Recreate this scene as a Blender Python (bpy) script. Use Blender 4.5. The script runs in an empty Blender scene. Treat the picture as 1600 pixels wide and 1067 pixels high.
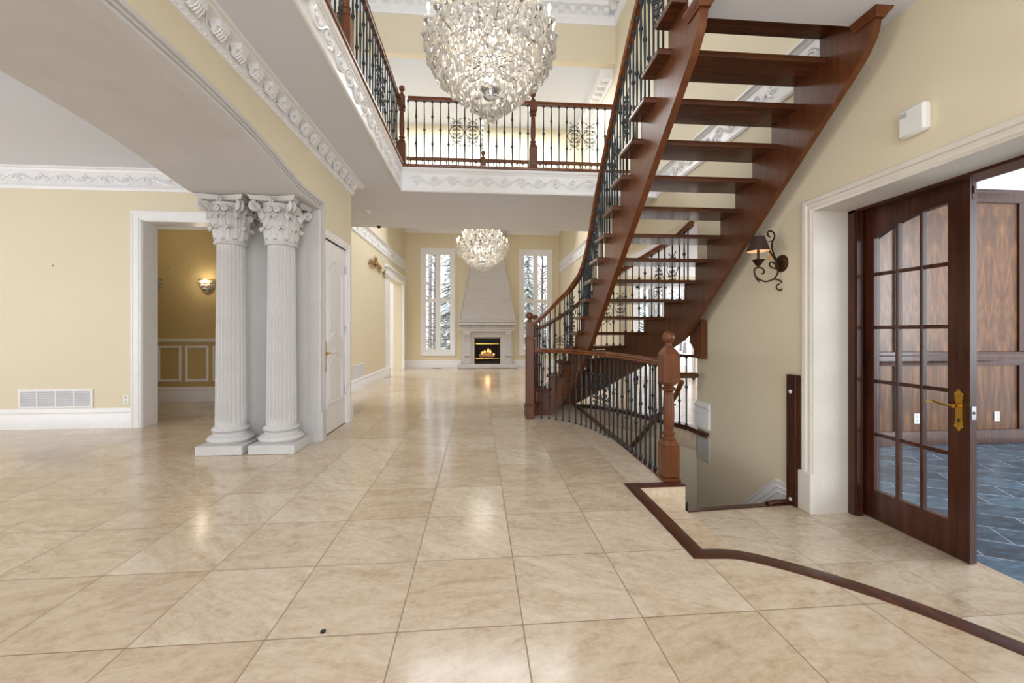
import bpy, math, random
from math import sin, cos, pi, atan, atan2, sqrt, hypot
from mathutils import Vector, Matrix
random.seed(7)
S = bpy.context.scene
COL = S.collection

# ------------------------------------------------------------------ mesh builder
class MB:
    def __init__(self):
        self.v = []; self.f = []
    def add(self, vs, fs):
        b = len(self.v)
        self.v.extend([tuple(p) for p in vs]); self.f.extend([tuple(b + i for i in q) for q in fs])
        return self
    def box(self, x0, x1, y0, y1, z0, z1):
        return self.add([(x0,y0,z0),(x1,y0,z0),(x1,y1,z0),(x0,y1,z0),(x0,y0,z1),(x1,y0,z1),(x1,y1,z1),(x0,y1,z1)],
                 [(0,3,2,1),(4,5,6,7),(0,1,5,4),(1,2,6,5),(2,3,7,6),(3,0,4,7)])
    def hexa(self, p):
        return self.add(p, [(0,3,2,1),(4,5,6,7),(0,1,5,4),(1,2,6,5),(2,3,7,6),(3,0,4,7)])
    def cbox(self, x0, x1, y0, y1, z0, z1, c):
        # box with chamfered vertical and horizontal edges
        def ring(x0,x1,y0,y1,z,c):
            return [(x0+c,y0,z),(x1-c,y0,z),(x1,y0+c,z),(x1,y1-c,z),(x1-c,y1,z),(x0+c,y1,z),(x0,y1-c,z),(x0,y0+c,z)]
        rs = [ring(x0+c,x1-c,y0+c,y1-c,z0,c), ring(x0,x1,y0,y1,z0+c,c), ring(x0,x1,y0,y1,z1-c,c), ring(x0+c,x1-c,y0+c,y1-c,z1,c)]
        return self.rings(rs)
    def rings(self, rs, closed=True, caps=True):
        n = len(rs[0]); vs = [p for r in rs for p in r]; fs = []
        for i in range(len(rs)-1):
            for j in range(n if closed else n-1):
                k = (j+1) % n
                fs.append((i*n+j, i*n+k, (i+1)*n+k, (i+1)*n+j))
        if caps and closed:
            fs.append(tuple(reversed(range(n)))); fs.append(tuple((len(rs)-1)*n+j for j in range(n)))
        return self.add(vs, fs)
    def prism(self, poly, axis, a0, a1):
        # poly: (u,v) list; axis 'z': (x,y), 'x': (y,z), 'y': (x,z)
        def m(u, v, a):
            return (u,v,a) if axis == 'z' else ((a,u,v) if axis == 'x' else (u,a,v))
        n = len(poly)
        vs = [m(u,v,a0) for u,v in poly] + [m(u,v,a1) for u,v in poly]
        fs = [tuple(reversed(range(n))), tuple(range(n, 2*n))] + [(i,(i+1)%n,n+(i+1)%n,n+i) for i in range(n)]
        return self.add(vs, fs)
    def lathe(self, prof, c=(0,0,0), n=16, axis='z', caps=True):
        rs = []
        for r, z in prof:
            ring = []
            for i in range(n):
                a = 2*pi*i/n
                if axis == 'z': ring.append((c[0]+r*cos(a), c[1]+r*sin(a), c[2]+z))
                elif axis == 'x': ring.append((c[0]+z, c[1]+r*cos(a), c[2]+r*sin(a)))
                else: ring.append((c[0]+r*sin(a), c[1]+z, c[2]+r*cos(a)))
            rs.append(ring)
        return self.rings(rs, caps=caps)
    def sphere(self, c, r, n=12, m=8, sc=(1,1,1)):
        rs = []
        for j in range(m+1):
            t = -pi/2 + pi*j/m; rr = max(cos(t), .02)*r
            rs.append([(c[0]+rr*cos(2*pi*i/n)*sc[0], c[1]+rr*sin(2*pi*i/n)*sc[1], c[2]+sin(t)*r*sc[2]) for i in range(n)])
        return self.rings(rs)
    def tube(self, pts, r, n=6, closed=False, flat=1.0):
        P = [Vector(p) for p in pts]; m = len(P); R = r if isinstance(r, (list, tuple)) else [r]*m
        t0 = (P[1]-P[0]).normalized()
        u = Vector((0,0,1)) if abs(t0.z) < .9 else Vector((1,0,0))
        u = (u - t0*u.dot(t0)).normalized(); rs = []
        for i in range(m):
            if closed: t = (P[(i+1)%m]-P[i-1])
            else: t = P[min(i+1,m-1)]-P[max(i-1,0)]
            if t.length < 1e-9: t = t0
            t.normalize()
            u = u - t*u.dot(t)
            u = u.normalized() if u.length > 1e-6 else t.orthogonal().normalized()
            w = t.cross(u)
            rs.append([tuple(P[i] + (u*cos(2*pi*k/n) + w*sin(2*pi*k/n)*flat)*R[i]) for k in range(n)])
        if closed:
            rs.append(rs[0]); return self.rings(rs, caps=False)
        return self.rings(rs)
    def sweep(self, path, prof, closed=False, caps=True):
        # profile (side, up): side is to the right of travel in plan, up is Z; plumb mitres
        P = [Vector(p) for p in path]; m = len(P); rs = []
        for i in range(m):
            a = P[i]-P[i-1] if (i > 0 or closed) else P[1]-P[0]
            b = P[(i+1)%m]-P[i] if (i < m-1 or closed) else P[i]-P[i-1]
            a = Vector((a.x,a.y,0)); b = Vector((b.x,b.y,0))
            if a.length < 1e-6: a = b.copy()
            if b.length < 1e-6: b = a.copy()
            a.normalize(); b.normalize()
            na = Vector((a.y,-a.x,0)); nb = Vector((b.y,-b.x,0))
            n = na+nb
            if n.length < 1e-6: n = na.copy()
            n.normalize(); k = 1/max(.35, n.dot(na))
            rs.append([tuple(P[i] + n*(s*k) + Vector((0,0,h))) for s, h in prof])
        if closed:
            rs.append(rs[0]); return self.rings(rs, caps=False)
        return self.rings(rs, caps=caps)
    def sweep2(self, path, prof, nrm, closed=False):
        # path lies in a plane with normal nrm; profile (in-plane offset to the right, out along nrm)
        N = Vector(nrm).normalized(); P = [Vector(p) for p in path]; m = len(P); rs = []
        for i in range(m):
            a = P[i]-P[i-1] if (i > 0 or closed) else P[1]-P[0]
            b = P[(i+1)%m]-P[i] if (i < m-1 or closed) else P[i]-P[i-1]
            a.normalize(); b.normalize()
            na = a.cross(N); nb = b.cross(N); n = (na+nb).normalized(); k = 1/max(.35, n.dot(na))
            rs.append([tuple(P[i] + n*(s*k) + N*h) for s, h in prof])
        if closed:
            rs.append(rs[0]); return self.rings(rs, caps=False)
        return self.rings(rs)
    def xf(self, fn):
        self.v = [tuple(fn(*p)) for p in self.v]; return self
    def merge(self, other, fn=None):
        return self.add([fn(*p) for p in other.v] if fn else other.v, other.f)
    def mesh(self, name, mat, ang=34):
        me = bpy.data.meshes.new(name)
        me.from_pydata(self.v, [], self.f); me.validate()
        import bmesh
        bm = bmesh.new(); bm.from_mesh(me)
        bmesh.ops.recalc_face_normals(bm, faces=bm.faces); bm.to_mesh(me); bm.free()
        if mat: me.materials.append(mat)
        if ang:
            me.shade_smooth(); me.set_sharp_from_angle(angle=math.radians(ang))
        return me
    def build(self, name, mat, parent=None, ang=34):
        return link(name, self.mesh(name, mat, ang), parent)

def link(name, me, parent=None, loc=None):
    o = bpy.data.objects.new(name, me); COL.objects.link(o)
    if parent is not None: o.parent = parent
    if loc: o.location = loc
    return o
def tag(o, label, cat, group=None, kind='thing'):
    o['label'] = label; o['category'] = cat
    if kind: o['kind'] = kind
    if group: o['group'] = group
    return o
def struct(o, label, cat):
    o['kind'] = 'structure'; o['label'] = label; o['category'] = cat; return o
def thing(name, label, cat, loc=(0,0,0), rz=0, group=None):
    o = bpy.data.objects.new(name, None); COL.objects.link(o); o.empty_display_size = .1
    o.location = loc; o.rotation_euler = (0,0,rz)
    return tag(o, label, cat, group)
def part(name, me, parent, loc=(0,0,0), rz=0, sc=None, rot=None):
    o = bpy.data.objects.new(name, me); COL.objects.link(o); o.parent = parent; o.location = loc
    o.rotation_euler = rot if rot else (0,0,rz)
    if sc: o.scale = sc
    return o
def lerp(a, b, t): return tuple(a[i]+(b[i]-a[i])*t for i in range(len(a)))
def table(tab, u):
    # smooth (Catmull-Rom) interpolation in a table [(u, val...)]
    n = len(tab)
    if u <= tab[0][0]: i = 0
    elif u >= tab[-1][0]: i = n-2
    else: i = max(j for j in range(n-1) if tab[j][0] <= u)
    p0, p1, p2, p3 = tab[max(i-1,0)], tab[i], tab[i+1], tab[min(i+2,n-1)]
    t = (u-p1[0])/(p2[0]-p1[0]); out = []
    for k in range(1, len(p1)):
        h = p2[0]-p1[0]
        m1 = (p2[k]-p0[k])/(p2[0]-p0[0])*h if p2[0] != p0[0] else 0
        m2 = (p3[k]-p1[k])/(p3[0]-p1[0])*h if p3[0] != p1[0] else 0
        out.append((2*t**3-3*t*t+1)*p1[k]+(t**3-2*t*t+t)*m1+(-2*t**3+3*t*t)*p2[k]+(t**3-t*t)*m2)
    return out
def spline(pts, per=6):
    tab = [(i,)+tuple(p) for i, p in enumerate(pts)]
    return [tuple(table(tab, i/per)) for i in range((len(pts)-1)*per+1)]
def resample(path, step):
    P = [Vector(p) for p in path]; L = [0]
    for i in range(1, len(P)): L.append(L[-1]+(P[i]-P[i-1]).length)
    n = max(1, round(L[-1]/step)); out = []
    for k in range(n+1):
        d = L[-1]*k/n; i = 0
        while i < len(L)-2 and L[i+1] < d: i += 1
        t = (d-L[i])/max(1e-9, L[i+1]-L[i]); out.append(P[i].lerp(P[i+1], min(1,t)))
    return out
def spiral(cx, cy, r0, r1, a0, a1, n=14):
    return [(cx+(r0+(r1-r0)*i/n)*cos(a0+(a1-a0)*i/n), cy+(r0+(r1-r0)*i/n)*sin(a0+(a1-a0)*i/n)) for i in range(n+1)]

# ------------------------------------------------------------------ materials
def lin(c):
    return tuple(((x/255)/12.92 if x/255 <= .04045 else ((x/255+.055)/1.055)**2.4) for x in c) + (1.0,)
class NT:
    def __init__(self, name):
        self.m = bpy.data.materials.new(name); self.m.use_nodes = True
        self.t = self.m.node_tree; self.t.nodes.clear()
        self.out = self.t.nodes.new('ShaderNodeOutputMaterial')
        self.b = self.t.nodes.new('ShaderNodeBsdfPrincipled')
        self.t.links.new(self.b.outputs[0], self.out.inputs[0])
    def n(self, typ, **kw):
        nd = self.t.nodes.new(typ)
        for k, v in kw.items():
            if k.startswith('i_'):
                key = k[2:]; key = int(key) if key.isdigit() else key.replace('_', ' ')
                self.set(nd.inputs[key], v)
            else: setattr(nd, k, v)
        return nd
    def set(self, inp, v):
        if isinstance(v, bpy.types.NodeSocket): self.t.links.new(v, inp)
        else: inp.default_value = v
    def math(self, op, a, b=0.0, c=0.0):
        nd = self.t.nodes.new('ShaderNodeMath'); nd.operation = op
        self.set(nd.inputs[0], a); self.set(nd.inputs[1], b); self.set(nd.inputs[2], c); return nd.outputs[0]
    def mix(self, f, a, b, mode='MIX'):
        nd = self.t.nodes.new('ShaderNodeMix'); nd.data_type = 'RGBA'; nd.blend_type = mode
        self.set(nd.inputs['Factor'], f); self.set(nd.inputs[6], a); self.set(nd.inputs[7], b); return nd.outputs[2]
    def ramp(self, f, stops):
        nd = self.t.nodes.new('ShaderNodeValToRGB'); e = nd.color_ramp.elements
        while len(e) > 1: e.remove(e[-1])
        e[0].position = stops[0][0]; e[0].color = stops[0][1]
        for p, c in stops[1:]:
            q = e.new(p); q.color = c
        self.set(nd.inputs[0], f); return nd.outputs[0]
    def coord(self, which='Object'):
        return self.t.nodes.new('ShaderNodeTexCoord').outputs[which]
    def mapping(self, vec, sc=(1,1,1), rot=(0,0,0), loc=(0,0,0)):
        nd = self.t.nodes.new('ShaderNodeMapping'); self.set(nd.inputs['Vector'], vec)
        nd.inputs['Scale'].default_value = sc; nd.inputs['Rotation'].default_value = rot; nd.inputs['Location'].default_value = loc
        return nd.outputs[0]
    def noise(self, vec, scale, detail=4, rough=.55, dist=0.0, out='Fac'):
        nd = self.t.nodes.new('ShaderNodeTexNoise'); self.set(nd.inputs['Vector'], vec)
        nd.inputs['Scale'].default_value = scale; nd.inputs['Detail'].default_value = detail
        nd.inputs['Roughness'].default_value = rough; nd.inputs['Distortion'].default_value = dist
        return nd.outputs[out]
    def bump(self, h, strength=.2, dist=.01):
        nd = self.t.nodes.new('ShaderNodeBump'); self.set(nd.inputs['Height'], h)
        nd.inputs['Strength'].default_value = strength; nd.inputs['Distance'].default_value = dist
        self.t.links.new(nd.outputs[0], self.b.inputs['Normal'])
    def fin(self, **kw):
        for k, v in kw.items(): self.set(self.b.inputs[k.replace('_', ' ')], v)
        return self.m

def plaster(name, c, var=.05, rough=.6, spec=.3, fine=38):
    t = NT(name); co = t.coord()
    a = t.noise(co, 1.3, 4, .6); b = t.noise(co, fine, 3, .6)
    k = t.math('MULTIPLY_ADD', t.math('ADD', t.math('MULTIPLY', a, .7), t.math('MULTIPLY', b, .3)), 1.0, 0.0)
    lo = tuple(x*(1-var) for x in c[:3])+(1,); hi = tuple(min(1,x*(1+var)) for x in c[:3])+(1,)
    colr = t.ramp(k, [(.3, lo), (.7, hi)])
    t.bump(b, .06, .004)
    return t.fin(Base_Color=colr, Roughness=rough, Specular_IOR_Level=spec)
def plain(name, c, rough=.5, metal=0.0, spec=.5, **kw):
    t = NT(name); n = t.noise(t.coord(), 9, 3)
    colr = t.ramp(n, [(.3, tuple(x*.95 for x in c[:3])+(1,)), (.7, c)])
    return t.fin(Base_Color=colr, Roughness=rough, Metallic=metal, Specular_IOR_Level=spec, **kw)
def wood(name, dark, mid, lite, rough=.28, sc=(6,6,6), grain='z', spec=.5):
    t = NT(name); co = t.coord()
    st = {'x':(.6,9,9), 'y':(9,.6,9), 'z':(9,9,.6)}[grain]
    v = t.mapping(co, tuple(s for s in st))
    a = t.noise(v, 2.2, 5, .6, .6); b = t.noise(v, 14, 3, .6); c = t.noise(co, 1.7, 3)
    k = t.math('ADD', t.math('MULTIPLY', a, .55), t.math('ADD', t.math('MULTIPLY', b, .2), t.math('MULTIPLY', c, .25)))
    colr = t.ramp(k, [(.32, dark), (.5, mid), (.68, lite)])
    t.bump(b, .05, .002)
    return t.fin(Base_Color=colr, Roughness=rough, Specular_IOR_Level=spec)

def travertine(name, x0, y0, T, rot, tint=(1,1,1), gloss=.16):
    t = NT(name); co = t.coord()
    v = t.mapping(co, (1/T,1/T,1), (0,0,-rot), (-x0/T,-y0/T,0))
    sep = t.n('ShaderNodeSeparateXYZ'); t.set(sep.inputs[0], v)
    fx = t.math('FRACT', sep.outputs[0]); fy = t.math('FRACT', sep.outputs[1])
    ix = t.math('FLOOR', sep.outputs[0]); iy = t.math('FLOOR', sep.outputs[1])
    cmb = t.n('ShaderNodeCombineXYZ'); t.set(cmb.inputs[0], ix); t.set(cmb.inputs[1], iy)
    wn = t.n('ShaderNodeTexWhiteNoise', noise_dimensions='3D'); t.set(wn.inputs['Vector'], cmb.outputs[0])
    rnd = wn.outputs['Value']
    # grout: distance to the closest joint
    ex = t.math('MINIMUM', fx, t.math('SUBTRACT', 1.0, fx)); ey = t.math('MINIMUM', fy, t.math('SUBTRACT', 1.0, fy))
    e = t.math('MINIMUM', ex, ey)
    joint = t.math('LESS_THAN', e, .0052)
    # per tile offset of the veining
    off = t.n('ShaderNodeVectorMath', operation='MULTIPLY_ADD')
    t.set(off.inputs[0], wn.outputs['Color']); off.inputs[1].default_value = (17,17,17); t.set(off.inputs[2], co)
    ang = t.n('ShaderNodeVectorRotate'); t.set(ang.inputs['Vector'], off.outputs[0]); ang.rotation_type = 'Z_AXIS'
    t.set(ang.inputs['Angle'], t.math('MULTIPLY', t.math('SUBTRACT', rnd, .3), 1.4))
    sv = t.mapping(ang.outputs[0], (1.1,3.0,1))
    a = t.noise(sv, 1.7, 8, .68, 1.4); b = t.noise(off.outputs[0], 22, 5, .72); c = t.noise(sv, 9, 6, .7, .8)
    k = t.math('ADD', t.math('MULTIPLY', a, .42), t.math('ADD', t.math('MULTIPLY', b, .28), t.math('MULTIPLY', c, .30)))
    base = t.ramp(k, [(.33, lin((172,152,128))), (.43, lin((197,178,153))), (.53, lin((213,197,175))), (.68, lin((228,217,200)))])
    tone = t.ramp(rnd, [(0, lin((238,232,225))), (.5, lin((248,245,242))), (1, (1,1,1,1))])
    base = t.mix(1.0, base, tone, 'MULTIPLY')
    base = t.mix(1.0, base, tint+(1,), 'MULTIPLY')
    # small pits
    vo = t.n('ShaderNodeTexVoronoi', feature='F1'); t.set(vo.inputs['Vector'], co); vo.inputs['Scale'].default_value = 7
    pit = t.math('LESS_THAN', t.math('ADD', vo.outputs['Distance'], t.math('MULTIPLY', b, .05)), .052)
    base = t.mix(t.math('MULTIPLY', pit, .22), base, lin((120,92,66)))
    base = t.mix(t.math('MULTIPLY', joint, .75), base, lin((112,92,72)))
    r = t.math('ADD', t.math('MULTIPLY', b, .12), t.math('ADD', gloss-.06, t.math('MULTIPLY', joint, .3)))
    t.bump(t.math('SUBTRACT', t.math('MULTIPLY', b, .15), joint), .12, .002)
    return t.fin(Base_Color=base, Roughness=r, Specular_IOR_Level=.5)

def slate(name):
    t = NT(name); co = t.coord()
    br = t.n('ShaderNodeTexBrick'); t.set(br.inputs['Vector'], t.mapping(co, (1,1,1), (0,0,.5)))
    br.inputs['Scale'].default_value = 1.0; br.inputs['Brick Width'].default_value = .62; br.inputs['Row Height'].default_value = .31
    br.inputs['Mortar Size'].default_value = .007; br.inputs['Bias'].default_value = 0
    br.inputs['Color1'].default_value = lin((62,86,102)); br.inputs['Color2'].default_value = lin((104,134,152)); br.inputs['Mortar'].default_value = lin((176,190,200))
    n = t.noise(t.mapping(co, (1,3,1), (0,0,.8)), 5, 6, .65, .4)
    c = t.mix(.75, br.outputs['Color'], t.ramp(n, [(.3, lin((70,84,98))), (.5, lin((175,186,196))), (.68, lin((240,248,255)))]), 'MULTIPLY')
    t.bump(n, .35, .01)
    return t.fin(Base_Color=c, Roughness=.2)

def stone(name, c, rough=.65):
    t = NT(name); co = t.coord()
    a = t.noise(co, 3, 5, .6); b = t.noise(co, 60, 3, .7)
    vo = t.n('ShaderNodeTexVoronoi', feature='F1'); t.set(vo.inputs['Vector'], t.mapping(co, (1,.45,1))); vo.inputs['Scale'].default_value = 42
    pit = t.math('LESS_THAN', t.math('ADD', vo.outputs['Distance'], t.math('MULTIPLY', b, .3)), .26)
    lo = tuple(x*.9 for x in c[:3])+(1,)
    colr = t.ramp(t.math('ADD', t.math('MULTIPLY', a, .6), t.math('MULTIPLY', b, .4)), [(.35, lo), (.65, c)])
    colr = t.mix(t.math('MULTIPLY', pit, .3), colr, tuple(x*.5 for x in c[:3])+(1,))
    t.bump(t.math('SUBTRACT', b, pit), .12, .003)
    return t.fin(Base_Color=colr, Roughness=rough, Specular_IOR_Level=.3)

def panel_wood(name):
    # veneer with a mirrored (book-matched) figure
    t = NT(name); co = t.coord()
    sep = t.n('ShaderNodeSeparateXYZ'); t.set(sep.inputs[0], co)
    f = t.math('PINGPONG', t.math('ADD', sep.outputs[0], 10.0), .21)
    cmb = t.n('ShaderNodeCombineXYZ'); t.set(cmb.inputs[0], f); t.set(cmb.inputs[1], sep.outputs[1]); t.set(cmb.inputs[2], sep.outputs[2])
    a = t.noise(t.mapping(cmb.outputs[0], (6,6,.9)), 1.6, 6, .62, 1.6); b = t.noise(t.mapping(cmb.outputs[0], (40,40,1.2)), 2, 3)
    k = t.math('ADD', t.math('MULTIPLY', a, .8), t.math('MULTIPLY', b, .2))
    c = t.ramp(k, [(.34, lin((66,39,20))), (.48, lin((96,59,30))), (.6, lin((128,82,44))), (.72, lin((160,108,62)))])
    return t.fin(Base_Color=c, Roughness=.35)

M = {}
M['wall'] = plaster('cream_paint', lin((224,213,188)), .025)
M['wall_gold'] = plaster('gold_paint', lin((196,172,118)), .04)
M['wall_back'] = plaster('warm_cream_paint', lin((226,214,184)), .025)
M['ceil'] = plaster('ceiling_paint', lin((216,220,230)), .015, .7, .2)
M['trim'] = plain('white_trim_paint', lin((238,238,240)), .35, 0, .4)
M['door'] = plain('white_door_paint', lin((236,235,236)), .35, 0, .4)
M['stone'] = stone('cast_limestone', lin((202,200,199)))
M['stone_l'] = stone('pale_limestone', lin((228,222,212)))
M['floor'] = travertine('travertine_tile', .2, 1.806, .547, math.radians(.4))
M['floor_low'] = travertine('travertine_tile_step', 1.74, 2.63, .547, 0.0)
M['strip'] = travertine('travertine_riser_strip', 1.3, 2.95, .6, 0.0, (1.04,1.0,.94))
M['slate'] = slate('blue_slate')
M['cherry'] = wood('cherry_stain', lin((76,41,21)), lin((98,55,29)), lin((118,70,40)), .32, spec=.35)
M['cherry_x'] = wood('cherry_stain_treads', lin((56,31,18)), lin((84,48,28)), lin((110,68,42)), .22, grain='x')
M['cherry_y'] = wood('cherry_stain_rails', lin((74,38,18)), lin((110,61,30)), lin((138,82,44)), .26, grain='y')
M['walnut'] = wood('dark_walnut', lin((42,20,13)), lin((66,33,21)), lin((90,48,31)), .24)
M['walnut_y'] = wood('dark_walnut_border', lin((50,28,20)), lin((76,43,30)), lin((100,60,42)), .3, grain='y')
M['panel'] = panel_wood('bookmatched_panel')
M['iron'] = plain('black_iron', lin((36,42,46)), .42, .35, .5)
M['bronze'] = plain('aged_bronze', lin((70,46,30)), .4, .7)
M['brass'] = plain('polished_brass', lin((222,178,84)), .18, 1.0)
M['gilt'] = plain('antique_gilt', lin((168,134,84)), .4, .6)
M['chrome'] = plain('chrome', lin((170,170,174)), .12, 1.0)
M['plastic'] = plain('white_plastic', lin((236,236,234)), .4)
M['grey'] = plain('grey_plastic', lin((188,188,186)), .45)
M['black'] = plain('black_metal', lin((22,22,22)), .4)
M['dark'] = plain('soot', lin((30,27,25)), .85)
M['vent_dark'] = plain('vent_shadow', lin((120,126,140)), .7)
M['shade'] = plain('brown_shade', lin((58,40,34)), .7)
M['shade_in'] = plain('cream_shade_lining', lin((250,226,200)), .7)
M['log'] = wood('gas_log', lin((70,52,40)), lin((140,112,88)), lin((196,170,140)), .9, grain='x')
M['snow'] = plain('snow', lin((240,244,248)), .8)
M['bark'] = wood('bark', lin((92,88,84)), lin((124,118,112)), lin((156,150,144)), .9)
M['needle'] = plain('conifer_green', lin((128,142,126)), .8)
M['twig'] = plain('bare_twig', lin((148,142,136)), .9)
M['register'] = plain('floor_register_brown', lin((150,126,98)), .5, .4)
def glassm(name, rough=0.0, c=(1,1,1,1), ior=1.45):
    t = NT(name); n = t.noise(t.coord(), 6, 2)
    colr = t.ramp(n, [(0, c), (1, c)])
    return t.fin(Base_Color=colr, Roughness=rough, Transmission_Weight=1.0, IOR=ior)
def panem(name):
    t = NT(name); t.t.nodes.remove(t.b)
    tr = t.n('ShaderNodeBsdfTransparent'); gl = t.n('ShaderNodeBsdfGlossy'); gl.inputs['Roughness'].default_value = .03
    lw = t.n('ShaderNodeLayerWeight'); lw.inputs['Blend'].default_value = .25
    n = t.noise(t.coord(), 3, 2)
    mx = t.n('ShaderNodeMixShader'); t.set(mx.inputs[0], t.math('MULTIPLY', lw.outputs['Fresnel'], t.math('MULTIPLY_ADD', n, .1, .55)))
    t.t.links.new(tr.outputs[0], mx.inputs[1]); t.t.links.new(gl.outputs[0], mx.inputs[2])
    t.t.links.new(mx.outputs[0], t.out.inputs[0]); return t.m
M['pane'] = panem('window_glass')
def crystalm(name, c):
    t = NT(name); n = t.noise(t.coord(), 25, 2)
    colr = t.ramp(n, [(.35, tuple(x*.95 for x in c[:3])+(1,)), (.65, c)])
    t.fin(Base_Color=colr, Roughness=.03, Transmission_Weight=.68, IOR=1.45, Specular_IOR_Level=.8)
    tl = t.n('ShaderNodeBsdfTranslucent'); t.set(tl.inputs['Color'], colr)
    mx = t.n('ShaderNodeMixShader'); mx.inputs[0].default_value = .3
    t.t.links.new(t.b.outputs[0], mx.inputs[1]); t.t.links.new(tl.outputs[0], mx.inputs[2]); t.t.links.new(mx.outputs[0], t.out.inputs[0])
    return t.m
M['crystal'] = crystalm('cut_crystal', lin((255,252,246)))
def emis(name, c, s):
    t = NT(name); n = t.noise(t.coord(), 4, 1)
    return t.fin(Base_Color=c, Emission_Color=t.ramp(n, [(0, c), (1, c)]), Emission_Strength=s)
M['bulb'] = emis('lit_bulb', lin((255,226,186)), 9)
M['flame'] = emis('gas_flame', lin((255,180,100)), 1.8)
# ------------------------------------------------------------------ setting: floors
ZL = -.29; XW = 2.89; R_ = .2155; Z2 = 3.88; ZC = 3.5
def obj_struct(name, mb, mat, label, cat, ang=34):
    return struct(mb.build(name, mat, None, ang), label, cat)

edge_curve = [(2.89,.50),(2.62,.86),(2.42,1.23),(2.25,1.53),(2.10,1.77),(1.956,1.952),(1.762,2.139),(1.52,2.30),(1.30,2.335)]
near_edge = [(1.30,3.33),(1.72,3.33),(1.72,3.57),(1.645,3.60),(1.655,4.4),(1.66,5.2),(1.68,6.1),(1.69,7.15)]
far_edge = [(1.95,7.05),(2.18,6.83),(2.35,6.55),(2.50,6.22),(2.63,5.93),(2.75,5.64),(2.89,5.30)]
fl = MB().prism([(-9,-3),(2.89,-3)] + edge_curve + near_edge + far_edge +
                [(2.89,5.42),(9,5.42),(9,15.1),(-2.72,15.1),(-2.72,14.5),(-6,14.5),(-6,8.3),(-9,8.3)], 'z', -.3, 0)
obj_struct('floor', fl, M['floor'], 'large beige travertine tile floor of the foyer and hall', 'floor')
fl2 = MB().prism([(1.2,-.6),(3.42,-.6),(3.42,3.37),(2.95,3.57),(1.725,3.50),(1.725,3.325),(1.2,3.325)], 'z', -.5, ZL)
obj_struct('floor_landing', fl2, M['floor_low'], 'travertine landing one step down in front of the study doors', 'floor')
sp = MB().prism([(1.305,3.325),(1.60,3.325),(1.605,2.83),(1.66,2.24),(1.54,2.30),(1.305,2.345)], 'z', ZL+.001, -.10)
obj_struct('floor_strip', sp, M['strip'], 'narrow paler travertine step between the raised floor and the sunken landing', 'step')
fs = MB().box(3.42,9,-3,5.3,-.5,ZL-.004)
obj_struct('floor_study', fs, M['slate'], 'blue slate floor of the study behind the glazed door', 'floor')

# dark hardwood border around the raised floor edge
bd = MB()
path = [(1.72,3.38),(1.345,3.38),(1.345,2.385)] + [(1.55,2.345),(1.79,2.185),(1.985,1.985),(2.13,1.80),(2.28,1.56),(2.45,1.26),(2.65,.88),(2.89,.6)]
pl = [(1.72,3.37),(1.265,3.37),(1.265,2.30)]
cur = spline([(1.265,2.30),(1.50,2.268),(1.735,2.107),(1.925,1.922),(2.067,1.742),(2.215,1.50),(2.385,1.205),(2.59,.84),(2.70,.52)], 5)
bd.sweep([(x,y,0) for x,y in pl] + [(x,y,0) for x,y in cur[1:]], [(-.052,-.002),(-.052,.005),(-.03,.009),(.03,.009),(.048,.004),(.05,-.03),(.035,-.032),(.03,-.002)])
obj_struct('trim_1', bd, M['walnut_y'], 'dark hardwood border strip curving along the raised floor edge', 'floor border')

# ------------------------------------------------------------------ left arch wall
def arch_pts():
    half = [(4.99,2.75),(4.46,2.75),(4.41,2.756),(4.1,2.805),(3.8,2.856),(3.5,2.892),(3.14,2.92),(2.8,2.934),(2.44,2.94),(2.1,2.942)]
    s = spline(half[2:], 3)
    h = half[:2] + [tuple(p) for p in s]
    return h + [(3.8-y, z) for y, z in reversed(h)]
AR = arch_pts()
poly = [(4.99,0),(5.17,0),(5.17,2.46),(6.0,2.46),(6.0,0),(6.23,0),(6.23,ZC),(-3,ZC),(-3,0),(-1.19,0)] + list(reversed(AR))
obj_struct('wall_left', MB().prism(poly, 'x', -2.02, -1.91), M['wall'], 'cream foyer wall with the wide arch and the white door', 'wall')
poly2 = [(4.99,0),(6.10,0),(6.10,ZC),(-3,ZC),(-3,0),(-1.19,0)] + list(reversed(AR))
obj_struct('wall_arch', MB().prism(poly2, 'x', -3.0, -2.021), M['stone'], 'thick limestone lining of the wide arch with grey jamb', 'arch')
cs = MB()
cp = [(-1.91,4.99,.0)] + [(-1.91,y,z) for y,z in AR] + [(-1.91,-1.19,0)]
cs.sweep2(cp, [(-.004,-.115),(-.012,.012),(.0,.03),(.02,.03),(.024,.018),(.034,.018),(.038,.032),(.052,.032),(.056,.022),(.066,.022),(.072,.04),(.10,.045),(.105,.03),(.105,0)], (1,0,0))
obj_struct('trim_2', cs, M['stone'], 'moulded limestone casing following the arch on the foyer wall', 'arch casing')
pb = MB().cbox(-1.92,-1.855,4.975,5.105,0,.36,.006)
obj_struct('trim_3', pb, M['stone'], 'plain limestone plinth block at the foot of the arch casing', 'plinth block')

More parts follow.
